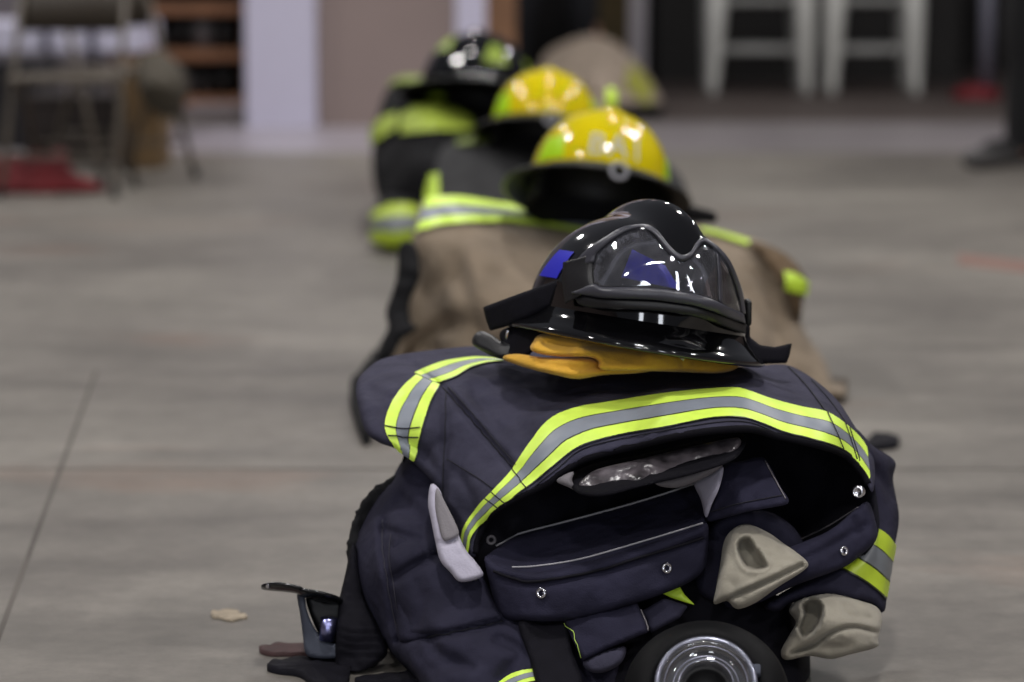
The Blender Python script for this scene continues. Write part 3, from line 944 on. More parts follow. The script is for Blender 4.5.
cloth('buckle_lever', [(261, 587), (263, 584), (278, 582), (300, 586), (303, 588), (325, 592), (341, 598), (343, 606), (325, 602), (302, 597), (298, 594), (285, 592), (264, 590)],
      [(261, 587, 2.88), (300, 590, 2.875), (342, 602, 2.89), (325, 597, 2.88)], mat('shiny_black_plastic', (18, 19, 22), 0.2, spec=0.6), bs, step=2.2, rpx=3, rd=0.006, thick=0.024, label='shiny black plastic lever')
b = MB()
q0, q1 = P(329, 618, 2.885), P(327, 640, 2.885)
b.tube([q0, q0 + (q1 - q0) * 0.5, q1], 0.0085, 16)
b.build('roller', BLUESTEEL, bs, label='bluish metal roller')
b = MB()
q = P(268, 586, 2.872)
b.lathe([(0.0001, 0.003), (0.0018, 0.002), (0.0024, -0.001)], Matrix.Translation(q) @ frame_from((0, -0.7, 0.7)), 12)
b.build('rivet', STEEL, bs)

def floor_strap(name, outline, m, label, cat, h=0.008):
    pts = [G(a, c) for a, c in resample(spline(outline, 4, True), 2.5)]
    cx = sum((p for p in pts), Vector()) / len(pts)
    n = len(pts)
    top = []
    for k, p in enumerate(pts):
        z = h * (0.8 + 0.35 * noise.noise(p * 60))
        top.append(Vector((p.x, p.y, z)))
    ins = [cx + (p - cx) * 0.8 + Vector((0, 0, h * 0.12)) for p in top]
    v = [Vector((p.x, p.y, 0.0005)) for p in pts] + top + ins + [Vector((cx.x, cx.y, h * 1.1))]
    f = []
    for r in range(2):
        for k in range(n):
            f.append((r * n + k, r * n + (k + 1) % n, (r + 1) * n + (k + 1) % n, (r + 1) * n + k))
    for k in range(n):
        f.append((2 * n + k, 2 * n + (k + 1) % n, 3 * n))
    o = obj(name, v, f, m, None, origin=(cx.x, cx.y, 0))
    return tag(o, label, cat)

REDB = mat('reddish_brown_webbing', (60, 36, 36), 0.8, bump=0.4, bscale=500, var=0.3, vscale=60)
floor_strap('webbing_tail', [(259, 651), (264, 648), (270, 649), (280, 646), (296, 647), (318, 646), (318, 655), (300, 657), (284, 657), (272, 657), (262, 655)], REDB, 'short reddish brown strap end lying on the floor below the grey loop', 'strap', 0.006)
floor_strap('webbing_tail', [(267, 671), (280, 666), (305, 664), (338, 664), (350, 672), (344, 690), (318, 690), (300, 678), (280, 675)], BLACKF, 'black strap end lying flat on the floor at the bottom left of the front pile', 'strap', 0.010)
floor_strap('webbing_tail', [(395, 676), (420, 672), (450, 674), (450, 690), (420, 684), (360, 684), (360, 680)], BLACKF, 'thin black strap end under the front trousers', 'strap', 0.006)
floor_strap('webbing_tail', [(868, 443), (880, 439), (897, 441), (898, 448), (882, 451), (868, 452)], BLACKF, 'small black strap end on the floor right of the front coat', 'strap', 0.012)
floor_strap('debris_chip', [(211, 615), (213, 612), (219, 613), (225, 611), (238, 612), (240, 616), (244, 615), (248, 619), (240, 620), (233, 622), (224, 621), (219, 619), (213, 619)], mat('pale_chip', (148, 136, 118), 0.9, var=0.25, vscale=90), 'small pale chip of debris on the bare concrete floor', 'debris', 0.0035)

# =================================================================== HOOD
hood = root('protective_hood', 'golden yellow fabric hood folded under the front black helmet', 'hood', (0.1, 2.95, 0.28))
cloth('lower_fold', [(503, 359), (506, 355), (520, 354), (540, 357), (565, 358), (585, 357), (600, 360), (625, 364), (660, 368), (640, 373), (605, 375), (577, 379), (555, 375), (530, 369), (512, 363)],
      [(504, 358, 2.93), (540, 358, 2.895), (600, 362, 2.895), (650, 370, 2.89), (577, 378, 2.865), (530, 368, 2.895), (580, 366, 2.868)], GOLD, hood, step=2.2, rpx=5, rd=0.014, thick=0.05, wr=0.005, wscale=24, creases=[([(540, 362), (570, 367), (600, 367)], 3, 0.004)], seed=2.5)
cloth('upper_fold', [(531, 350), (533, 342), (545, 333), (600, 330), (650, 332), (700, 338), (735, 350), (739, 366), (720, 373), (680, 372), (640, 371), (610, 371), (599, 368), (598, 361), (588, 357), (565, 357), (545, 355)],
      [(532, 348, 2.895), (560, 335, 2.91), (600, 333, 2.92), (700, 340, 2.94), (735, 358, 2.95), (680, 372, 2.90), (610, 370, 2.868), (595, 360, 2.866), (560, 356, 2.875), (580, 346, 2.868), (650, 355, 2.878)],
      GOLD, hood, step=2.2, rpx=6, rd=0.016, thick=0.10, wr=0.006, wscale=22, creases=[([(545, 343), (575, 347), (600, 346), (640, 351)], 3, 0.005), ([(590, 340), (640, 345), (690, 350)], 6, 0.005)], seed=5.5)

# =================================================================== HELMETS
class Helmet:
    def __init__(s, a, b, c, brim, crest, power=2.3, back=1.0, cw=0.020, cr_side=0.0):
        s.a, s.b, s.c, s.brim, s.crest, s.pw, s.back, s.cw, s.cs = a, b, c, brim, crest, power, back, cw, cr_side

    def plan(s, az):
        """az = 0 looks to the front (-y)"""
        x, y = math.sin(az), -math.cos(az)
        p = s.pw
        bb = s.b * (s.back if y > 0 else 1.0)
        r = (abs(x / s.a) ** p + abs(y / bb) ** p) ** (-1 / p)
        return x * r, y * r

    def dome(s, az, t, off=0.0):
        """t 0 at rim, 1 at the crown"""
        e = t * PI / 2
        x, y = s.plan(az)
        k = math.cos(e) ** 0.92
        z = s.c * math.sin(e)
        X, Y = x * k, y * k
        rd = s.crest * math.exp(-(X / s.cw) ** 2) * min(1, t * 2.4)
        if s.cs:
            for q in (-1, 1):
                rd += s.cs * math.exp(-((X - q * 0.055) / 0.010) ** 2) * min(1, t * 2.0) * max(0, 1 - t * 0.6)
        n = Vector((x / (s.a ** 2) * k, y / (s.b ** 2) * k, z / (s.c ** 2))).normalized()
        return Vector((X, Y, z)) + n * (rd + off)

    def shell(s, M, na=96, nt=36):
        v, f = [], []
        for i in range(nt + 1):
            t = i / nt * 0.9995
            for k in range(na):
                v.append(M @ s.dome(2 * PI * k / na, t))
        for i in range(nt):
            for k in range(na):
                f.append((i * na + k, i * na + (k + 1) % na, (i + 1) * na + (k + 1) % na, (i + 1) * na + k))
        return v, f

    def ring(s, M, prof, na=96, front=1.0, rear=1.0, closed=False):
        """prof: (outward distance, z); the outward distance grows at front / rear"""
        v, f = [], []
        for (d, z) in prof:
            for k in range(na):
                az = 2 * PI * k / na
                x, y = s.plan(az)
                l = math.hypot(x, y)
                c = math.cos(az)
                g = 1 + (front - 1) * max(0, c) ** 2 + (rear - 1) * max(0, -c) ** 2
                dd = d * g if d > 0 else d
                dz = z * (1 + 0.3 * (abs(g) - 1)) if z < 0 else z
                v.append(M @ Vector((x * (1 + dd / l), y * (1 + dd / l), dz)))
        m = len(prof)
        for i in range(m if closed else m - 1):
            j = (i + 1) % m
            for k in range(na):
                f.append((i * na + k, i * na + (k + 1) % na, j * na + (k + 1) % na, j * na + k))
        return v, f

    def patch(s, M, quad, off=0.0012, n=10):
        """quad: four (az, t) corners, drawn on the dome"""
        v, f = [], []
        for i in range(n + 1):
            for j in range(n + 1):
                u, w = i / n, j / n
                az = (quad[0][0] * (1 - u) + quad[1][0] * u) * (1 - w) + (quad[3][0] * (1 - u) + quad[2][0] * u) * w
                t = (quad[0][1] * (1 - u) + quad[1][1] * u) * (1 - w) + (quad[3][1] * (1 - u) + quad[2][1] * u) * w
                v.append(M @ s.dome(math.radians(az), t, off))
        for i in range(n):
            for j in range(n):
                f.append((i * (n + 1) + j, (i + 1) * (n + 1) + j, (i + 1) * (n + 1) + j + 1, i * (n + 1) + j + 1))
        return v, f

def place(c, yaw, roll, pitch):
    return Matrix.Translation(c) @ Matrix.Rotation(math.radians(roll), 4, 'Y') @ Matrix.Rotation(math.radians(pitch), 4, 'X') @ Matrix.Rotation(math.radians(yaw), 4, 'Z')

# ---- front black helmet
hc = P(637, 319, 2.985)
hel = root('fire_helmet', 'glossy black fire helmet with blue stickers on top of the front navy coat', 'helmet', hc, 'fire helmets on the coats')
HB = Helmet(0.106, 0.126, 0.110, 0.02, 0.018, 2.2, 1.05, 0.017, 0.0)
MH = place(hc, 27, 9, -6)
v, f = HB.shell(MH)
obj('shell', v, f, GLOSSB, hel)
v, f = HB.ring(MH, [(-0.002, 0.004), (0.002, -0.004), (0.006, -0.010), (0.014, -0.017), (0.021, -0.022), (0.023, -0.026), (0.020, -0.028), (0.012, -0.025), (0.002, -0.016), (-0.006, -0.004), (-0.008, 0.01)], front=1.25, rear=1.5)
obj('brim', v, f, GLOSSB, hel)
v, f = HB.ring(MH, [(-0.010, 0.03), (-0.012, -0.012), (-0.020, -0.016), (-0.024, 0.02)])
obj('headband', BLKM and v, f, BLKM, hel)
for quad in ([(-116, 0.17), (-90, 0.17), (-86, 0.36), (-108, 0.36)], [(-42, 0.24), (-12, 0.22), (-20, 0.36), (-40, 0.44)]):
    v, f = HB.patch(MH, quad)
    obj('sticker', v, f, BLUE, hel, label='blue trapezoid sticker')
# chin strap pieces
cloth('chin_strap', [(473, 345), (473, 337), (480, 331), (492, 335), (505, 342), (530, 338), (532, 352), (515, 359), (497, 358), (484, 352)], [(475, 338, 3.0), (500, 350, 2.97), (530, 343, 2.96), (515, 356, 2.96)], RUBBER, hel, step=2.5, rpx=4, rd=0.008, thick=0.02, floor=False)
cloth('ear_flap', [(500, 332), (515, 326), (545, 330), (548, 340), (534, 350), (526, 357), (506, 357), (502, 345)], [(505, 335, 2.985), (545, 335, 2.93), (526, 355, 2.94), (506, 355, 2.965)], LINING, hel, step=3, rpx=4, rd=0.008, thick=0.03, floor=False)
b = MB()
b.tube([P(508, 330, 2.975), P(507, 336, 2.98), P(508, 343, 2.98)], 0.002, 8)
b.build('strap_ring', STEEL, hel)
b = MB()
tri = [P(675, 343, 2.875), P(676, 354, 2.872), P(683, 360, 2.872), P(690, 349, 2.872), P(684, 344, 2.873), P(675, 343, 2.875)]
b.tube(tri, 0.0011, 6)
b.build('d_ring', STEEL, hel, label='small steel D ring under the brim')

# ---- goggles around the helmet
gog = root('safety_goggles', 'clear lensed black goggles strapped around the front black helmet', 'goggles', hc + Vector((0.05, -0.12, 0.0)))

GC = [(575, 262, 2.905), (575, 295, 2.888), (595, 284, 2.868), (597, 252, 2.884), (640, 226, 2.880), (654, 288, 2.848), (683, 256, 2.850), (695, 294, 2.842), (704, 240, 2.872), (714, 300, 2.848),
      (731, 263, 2.880), (729, 307, 2.868), (744, 302, 2.915), (745, 326, 2.912), (591, 306, 2.868), (685, 313, 2.842), (650, 300, 2.846)]

def ribbon(name, A, B, m, parent, thick=0.008, off=0.0, k=6, bulge=0.0, label=None, n=48):
    """a solid band between two sight-line polylines on the goggle wall"""
    def at(c, t):
        c = np.array(spline(c, 8) if len(c) > 2 else c)
        L = np.r_[0, np.cumsum(np.linalg.norm(np.diff(c, axis=0), axis=1))]
        return np.array([np.interp(t * L[-1], L, c[:, i]) for i in range(2)])
    g = np.array([[at(A, i / n) * (1 - j / k) + at(B, i / n) * (j / k) for j in range(k + 1)] for i in range(n + 1)])
    Z = tps(GC, g[:, :, 0], g[:, :, 1])
    W = k + 1
    fr, bk = [], []
    for i in range(n + 1):
        for j in range(W):
            u = 2 * j / k - 1
            z = Z[i, j] + off - bulge * (1 - u * u)
            fr.append(P(g[i, j, 0], g[i, j, 1], z))
            bk.append(P(g[i, j, 0], g[i, j, 1], Z[i, j] + off + thick))
    f = []
    N = len(fr)
    for i in range(n):
        for j in range(k):
            q = i * W + j
            f.append((q, q + 1, q + W + 1, q + W))
            f.append((N + q, N + q + W, N + q + W + 1, N + q + 1))
        for j in (0, k):
            q = i * W + j
            f.append((q, q + W, N + q + W, N + q))
    for i in (0, n):
        for j in range(k):
            q = i * W + j
            f.append((q, q + 1, N + q + 1, N + q))
    return obj(name, fr + bk, f, m, parent, label=label)

top_out = [(574, 268), (579, 257), (591, 246), (608, 235), (622, 227), (639, 224), (649, 225), (658, 231), (666, 241), (674, 250), (683, 255), (691, 251), (696, 243), (702, 237), (711, 241), (721, 249), (731, 262), (739, 281), (744, 300), (746, 314)]
top_in = [(594, 262), (596, 254), (603, 247), (613, 239), (627, 231), (640, 228), (647, 229), (655, 235), (662, 244), (670, 254), (682, 261), (693, 256), (699, 247), (704, 242), (710, 245), (719, 253), (728, 265), (735, 283), (740, 301), (742, 313)]
lens_low = [(593, 284), (602, 287), (629, 287), (654, 288), (677, 291), (695, 294), (714, 300), (729, 307), (744, 314)]
low_a = [(572, 294), (583, 295), (602, 298), (629, 299), (654, 300), (677, 303), (695, 306), (714, 312), (729, 318), (746, 324)]
low_b = [(578, 304), (590, 308), (610, 309), (640, 310), (665, 312), (690, 316), (714, 323), (730, 329), (746, 334)]
cloth('lens', top_in + [(743, 316)] + [(a, c + 1) for a, c in reversed(lens_low)] + [(592, 274)], GC, LENSM, gog, step=3, rpx=2, rd=0.0, thick=0.0018, floor=False, label='clear curved goggle lens', smooth_out=False)
ribbon('frame', top_out, top_in, RUBBERG, gog, 0.010, -0.003, 4, 0.002, 'grey upper rim of the goggle frame', 70)
ribbon('frame', [(571, 292)] + lens_low, low_a, RUBBERG, gog, 0.012, -0.005, 5, 0.003, 'dark grey ledge under the lens')
ribbon('frame', low_a, low_b, RUBBER, gog, 0.014, 0.0, 5, 0.002, 'thick black lower frame')
ribbon('frame', [(563, 262), (562, 280), (565, 304)], [(594, 254), (592, 272), (594, 288)], RUBBER, gog, 0.012, -0.002, 6, 0.004, 'black left side of the frame', 16)
ribbon('lens_divider', [(716, 248), (718, 275), (719, 302)], [(719, 250), (722, 277), (723, 304)], RUBBERG, gog, 0.003, -0.001, 3, 0.001, None, 16)
cloth('strap', [(578, 272), (562, 278), (540, 286), (510, 297), (483, 307), (486, 320), (490, 331), (505, 327), (530, 317), (552, 306), (570, 297), (580, 292)],
      [(578, 280, 2.93), (540, 295, 2.945), (483, 310, 2.99), (490, 330, 2.985), (550, 303, 2.94), (575, 295, 2.93), (515, 308, 2.96)], BLACKF, gog, step=2.6, rpx=2.5, rd=0.003, thick=0.005, smooth_out=False, floor=False, label='black elastic strap end sticking out to the left')
cloth('strap', [(743, 318), (750, 326), (750, 337), (760, 345), (775, 347), (792, 343), (790, 354), (787, 363), (765, 364), (752, 362), (745, 350), (738, 335)],
      [(743, 320, 2.97), (750, 340, 2.965), (770, 355, 2.96), (792, 345, 2.97), (788, 362, 2.965)], BLACKF, gog, step=2.6, rpx=2.5, rd=0.003, thick=0.005, smooth_out=False, floor=False, label='black elastic strap end sticking out to the right')
b = MB()
q = P(748, 312, 2.955)
b.box((q.x - 0.003, q.y - 0.012, q.z - 0.013), (q.x + 0.003, q.y + 0.012, q.z + 0.013), None, 0.002)
b.build('strap_clip', BLKM, gog)

# ---- yellow helmets and the far black one
def letters(txt, H_, M, az0, t0, size, parent, m, rise=0.0):
    cu = bpy.data.curves.new('letters', 'FONT')
    cu.body = txt
    cu.size = 1.0
    cu.extrude = 0.0
    to = bpy.data.objects.new('letters', cu)
    COL.objects.link(to)
    dg = bpy.context.evaluated_depsgraph_get()
    me = to.evaluated_get(dg).to_mesh()
    bm = bmesh.new()
    bm.from_mesh(me)
    bmesh.ops.subdivide_edges(bm, edges=[e for e in bm.edges if e.calc_length() > 0.15], cuts=2)
    bmesh.ops.triangulate(bm, faces=bm.faces[:])
    xs = [p.co.x for p in bm.verts]
    mid = (min(xs) + max(xs)) / 2
    vv = [M @ H_.dome(math.radians(az0 + (p.co.x - mid) * size[0]), t0 + p.co.y * size[1] + rise * (p.co.x - mid), 0.0016) for p in bm.verts]
    bm.verts.index_update()
    ff = [[p.index for p in q.verts] for q in bm.faces]
    bm.free()
    to.evaluated_get(dg).to_mesh_clear()
    bpy.data.objects.remove(to)
    bpy.data.curves.remove(cu)
    return obj('letter', vv, ff, m, parent, False, label='silver letter %s on the front of the shell' % txt)

def wide_helmet(c, yaw, roll, pitch, label, shellm, scale=1.0, stickers=(), txt=None, ring=True):
    r = root('fire_helmet', label, 'helmet', c, 'fire helmets on the coats')
    Hh = Helmet(0.112 * scale, 0.128 * scale, 0.118 * scale, 0, 0.006 * scale, 2.1, 1.1, 0.016, 0.0)
    M = place(c, yaw, roll, pitch)
    v, f = Hh.shell(M, 72, 28)
    obj('shell', v, f, shellm, r)
    s = scale
    v, f = Hh.ring(M, [(-0.001, 0.003), (0.006 * s, -0.002), (0.020 * s, -0.008), (0.038 * s, -0.013), (0.040 * s, -0.016)], 72, 0.75, 1.7)
    obj('brim', v, f, BLKM, r)
    v, f = Hh.ring(M, [(0.040 * s, -0.016), (0.042 * s, -0.019), (0.034 * s, -0.019), (0.015 * s, -0.013), (-0.004, -0.006), (-0.008, 0.02), (-0.03, 0.06), (-0.08, 0.08)], 72, 0.75, 1.7)
    obj('brim_underside', v, f, BLKM, r, label='black underside of the brim and inner bowl')
    # ear flap / liner hanging below the rim
    v, f = Hh.ring(M, [(-0.006, 0.0), (-0.002, -0.03), (0.004, -0.055), (-0.004, -0.055), (-0.012, -0.03), (-0.014, 0.0)], 72)
    vv, ff = [], []
    na = 72
    keepk = [k for k in range(na) if abs(((360 * k / na + 180) % 360) - 180) > 55]
    obj('ear_flap', v, [q for q in f if all((i % na) in keepk for i in q)], BLKF, r, label='black cloth ear flap under the rim')
    for q in stickers:
        v, f = Hh.patch(M, q)
        obj('sticker', v, f, LIMES if shellm is YEL else mat('dull_lime_sticker', (138, 160, 50), 0.4), r, label='lime trapezoid sticker')
    if ring:
        x, y = Hh.plan(0)
        cc = M @ Vector((0.006, y - 0.030 * s, -0.018))
        b = MB()
        MT = Matrix.Translation(cc) @ frame_from((M.to_3x3() @ Vector((0, -1, 0.15))))
        b.lathe([(0.0135 + 0.0034 * math.cos(t), 0.0034 * math.sin(t)) for t in np.linspace(0, 2 * PI, 11)[:-1]], MT, 24, True)
        b.build('front_ring', mat('dull_steel', (150, 150, 156), 0.45, 0.4), r, label='silver ring on the front of the brim')
    if txt:
        for ch_, a_ in zip(txt, (-13, 2, 17)):
            letters(ch_, Hh, M, a_, 0.07, (24, 0.30), r, SILVERL, 0.0)
    return r, Hh, M

c2 = P(599, 183, 4.82)
r2, H2, M2 = wide_helmet(c2, 6, 8, -19, 'yellow fire helmet with silver letters on the tan coat, nearest of the yellow ones', YEL, 1.04,
                    [[(-72, 0.04), (-38, 0.04), (-42, 0.26), (-66, 0.26)], [(48, 0.04), (82, 0.04), (78, 0.24), (54, 0.24)]], 'BA1')
cloth('chin_strap', [(684, 206), (700, 208), (716, 213), (715, 223), (700, 222), (684, 220)], [(684, 212, 4.85), (716, 218, 4.83), (700, 210, 4.84), (700, 222, 4.84)], BLKF, r2, step=3, rpx=3, rd=0.01, thick=0.03, floor=False)
c3 = P(545, 126, 6.35)
r3, H3, M3 = wide_helmet(c3, 2, 3, -15, 'plain yellow fire helmet on the charcoal coat, behind the yellow helmet with letters', YEL, 1.05,
                    [[(-75, 0.03), (-40, 0.03), (-46, 0.30), (-70, 0.30)], [(52, 0.03), (84, 0.03), (80, 0.30), (56, 0.30)]])
cloth('reflective_tab', [(606, 90), (612, 87), (617, 92), (617, 106), (612, 112), (606, 108)], [(606, 90, 6.4), (617, 92, 6.4), (612, 112, 6.38), (612, 100, 6.37)], LIME, r3, step=3, rpx=3, rd=0.01, thick=0.02, floor=False, label='lime reflective tab at the right side')
c4 = P(477, 92, 7.75)
r4, H4, M4 = wide_helmet(c4, -12, 4, -16, 'black fire helmet with lime stickers, farthest helmet in the row', GLOSSB, 1.36,
                    [[(-44, 0.34), (-20, 0.34), (-24, 0.58), (-42, 0.58)], [(16, 0.18), (42, 0.18), (34, 0.44), (24, 0.44)], [(70, 0.14), (90, 0.14), (86, 0.36), (74, 0.36)]], None, False)

# =================================================================== TAN COAT (second pile)
c2t = root('turnout_coat', 'tan firefighter coat with lime and silver tape, second pile of the row', 'coat', (0.2, 4.85, 0), 'turnout coats laid out on the floor')
bt = cloth('coat_shell', [(420, 206), (428, 199), (458, 197), (500, 203), (560, 211), (640, 220), (700, 226), (745, 236), (772, 247), (790, 262), (800, 290), (798, 312), (806, 334), (824, 360), (832, 384), (830, 400), (600, 420), (385, 405), (384, 368), (396, 340), (407, 310), (410, 275), (412, 240)],
           [(428, 200, 4.82), (500, 205, 4.98), (640, 221, 5.05), (745, 237, 4.98), (790, 262, 4.85), (800, 300, 4.8), (836, 395, 4.62), (600, 410, 4.52), (388, 400, 4.62), (410, 275, 4.72), (480, 232, 4.72), (640, 250, 4.72), (480, 320, 4.58), (700, 320, 4.6)],
           TAN, c2t, step=5, rpx=9, rd=0.05, thick=0.25, wr=0.05, wscale=6, creases=[([(455, 260), (470, 300), (480, 340)], 10, 0.02), ([(420, 345), (440, 330), (455, 322)], 9, 0.03), ([(760, 270), (775, 310), (780, 350)], 9, 0.02), ([(395, 375), (420, 352), (440, 350)], 7, 0.03)], seed=1.3)
TT = bvh(bt)
strip('hem_tape', [(427, 200), (458, 199), (492, 204), (529, 210), (559, 217), (600, 224)], [(418, 234), (441, 228), (475, 225), (509, 225), (560, 232), (600, 240)], TT, TAPE, c2t, n=8, off=0.006, label='lime and silver tape across the top')
strip('shoulder_tape', [(700, 230), (720, 234), (750, 243)], [(700, 234), (720, 239), (748, 248)], TT, LIME, c2t, n=8, off=0.006)
sl2 = cloth('sleeve', [(750, 242), (775, 248), (795, 262), (806, 280), (803, 300), (800, 322), (795, 330), (792, 305), (782, 285), (765, 262)], [(750, 244, 4.85), (790, 262, 4.78), (805, 285, 4.76), (797, 325, 4.75), (780, 275, 4.74)], TAND, c2t, step=4, rpx=6, rd=0.04, thick=0.1, wr=0.02, seed=3, label='brown edge of the right sleeve')
strip('sleeve_tape', [(783, 273), (795, 276), (806, 283)], [(787, 288), (796, 292), (804, 295)], bvh(sl2, bt), LIME, c2t, n=6, off=0.006, label='lime tape at the right sleeve')
# black braces hanging off its left side
br = cloth('braces_strap', [(400, 244), (416, 246), (420, 276), (410, 302), (411, 322), (418, 328), (402, 340), (392, 358), (378, 362), (380, 345), (388, 328), (386, 311), (396, 280)],
      [(400, 246, 4.62), (418, 250, 4.62), (418, 276, 4.58), (388, 312, 4.56), (411, 322, 4.54), (380, 358, 4.52), (400, 335, 4.52)], BLKF, c2t, step=3.5, rpx=4, rd=0.02, thick=0.05, wr=0.02, seed=9, label='black strap hanging down the left side')
floor_strap('webbing_tail', [(362, 380), (385, 352), (392, 356), (378, 390), (372, 440), (362, 442), (350, 400)], BLKF, 'black strap lying on the floor left between the first two piles', 'strap', 0.03)

# =================================================================== CHARCOAL COAT (third pile)
c3t = root('turnout_coat', 'charcoal grey firefighter coat under the plain yellow helmet, third pile', 'coat', (0.15, 6.35, 0), 'turnout coats laid out on the floor')
bc = cloth('coat_shell', [(440, 152), (452, 143), (500, 136), (560, 146), (620, 152), (670, 165), (690, 200), (700, 260), (560, 290), (425, 285), (425, 230), (428, 190), (434, 170)],
           [(452, 144, 6.4), (560, 148, 6.55), (670, 168, 6.45), (690, 250, 6.15), (560, 285, 6.0), (428, 275, 6.05), (434, 180, 6.2), (500, 160, 6.25), (560, 200, 6.12)],
           DGREY, c3t, step=5, rpx=9, rd=0.06, thick=0.25, wr=0.05, wscale=5, seed=2.3)
TC = bvh(bc)
strip('chest_tape', [(428, 176), (428, 188), (428, 202)], [(440, 176), (440, 188), (441, 202)], TC, LIME, c3t, n=5, off=0.008, label='short upright lime strip')
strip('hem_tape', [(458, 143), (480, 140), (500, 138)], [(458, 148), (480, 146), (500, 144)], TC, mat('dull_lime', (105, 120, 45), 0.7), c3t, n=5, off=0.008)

# =================================================================== BLACK COAT (fourth pile)
c4t = root('turnout_coat', 'black firefighter coat with curved lime tape bands, farthest pile of the row at the left', 'coat', (-0.15, 7.8, 0), 'turnout coats laid out on the floor')
bk = cloth('coat_shell', [(374, 135), (378, 115), (386, 92), (400, 80), (424, 80), (450, 92), (520, 100), (560, 120), (560, 215), (440, 228), (418, 228), (412, 205), (386, 204), (376, 192), (372, 165)],
           [(378, 120, 7.8), (400, 82, 8.0), (450, 93, 8.0), (550, 120, 7.9), (540, 210, 7.3), (420, 220, 7.3), (376, 185, 7.5), (430, 120, 7.55), (410, 160, 7.4), (480, 160, 7.4)],
           BLKF, c4t, step=5, rpx=9, rd=0.08, thick=0.3, wr=0.06, wscale=4, seed=4.3)
TK = bvh(bk)
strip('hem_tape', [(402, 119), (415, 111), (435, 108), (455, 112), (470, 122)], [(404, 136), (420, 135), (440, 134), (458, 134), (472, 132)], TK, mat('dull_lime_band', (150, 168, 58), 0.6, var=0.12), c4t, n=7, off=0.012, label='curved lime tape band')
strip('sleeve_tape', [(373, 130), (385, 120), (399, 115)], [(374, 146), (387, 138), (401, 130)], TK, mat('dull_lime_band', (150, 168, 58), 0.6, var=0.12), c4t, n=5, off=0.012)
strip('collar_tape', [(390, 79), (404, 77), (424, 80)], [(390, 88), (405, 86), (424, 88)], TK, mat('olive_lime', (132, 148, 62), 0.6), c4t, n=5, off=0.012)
strip('chest_tape', [(426, 88), (435, 86), (444, 90)], [(428, 103), (436, 104), (443, 102)], TK, LIME, c4t, n=5, off=0.012)
sk = cloth('sleeve', [(382, 196), (412, 196), (417, 215), (416, 238), (402, 246), (384, 245), (373, 238), (374, 218)], [(384, 198, 7.35), (412, 198, 7.3), (416, 236, 7.1), (376, 236, 7.12), (395, 220, 7.08)], BLKF, c4t, step=4, rpx=7, rd=0.05, thick=0.12, seed=2, label='sleeve end hanging to the floor')
strip('sleeve_tape', [(376, 214), (395, 208), (416, 209)], [(374, 240), (394, 245), (414, 240)], bvh(sk), TAPED, c4t, n=6, off=0.012, label='lime and silver tape at the sleeve end')

# =================================================================== BEIGE COAT (fifth pile, no helmet)
c5t = root('turnout_coat', 'beige firefighter coat heaped alone on the floor far behind the yellow helmets', 'coat', (P(600, 110, 13.4).x, 13.4, 0), 'turnout coats laid out on the floor')
be = cloth('coat_shell', [(538, 70), (548, 52), (566, 42), (590, 35), (612, 40), (632, 56), (648, 76), (661, 100), (658, 112), (630, 118), (590, 122), (550, 118), (535, 100)],
           [(548, 55, 13.7), (590, 37, 13.8), (632, 58, 13.6), (660, 105, 13.2), (590, 118, 13.1), (540, 110, 13.2), (590, 75, 13.25)], BEIGE, c5t, step=5, rpx=12, rd=0.15, thick=0.4, wr=0.10, wscale=5, creases=[([(590, 50), (580, 75), (590, 100)], 5, 0.06), ([(625, 62), (620, 85), (612, 110)], 5, 0.06)], seed=1.1)
TE = bvh(be)
strip('sleeve_tape', [(630, 68), (640, 76), (650, 90)], [(626, 88), (635, 98), (648, 108)], TE, mat('olive_tape', (150, 150, 62), 0.6), c5t, n=5, off=0.02, label='olive lime tape patch')
cloth('lining', [(612, 104), (640, 104), (662, 104), (660, 115), (630, 119), (610, 119)], [(612, 105, 13.1), (660, 105, 13.1), (630, 118, 13.05), (640, 110, 13.05)], BLKF, c5t, step=5, rpx=4, rd=0.05, thick=0.1)

# =================================================================== BACKGROUND FURNITURE
CHAIRM = mat('tan_painted_steel', (86, 78, 68), 0.5, var=0.06)
CHAIRD = mat('dark_tan_steel', (60, 53, 45), 0.55, var=0.06)

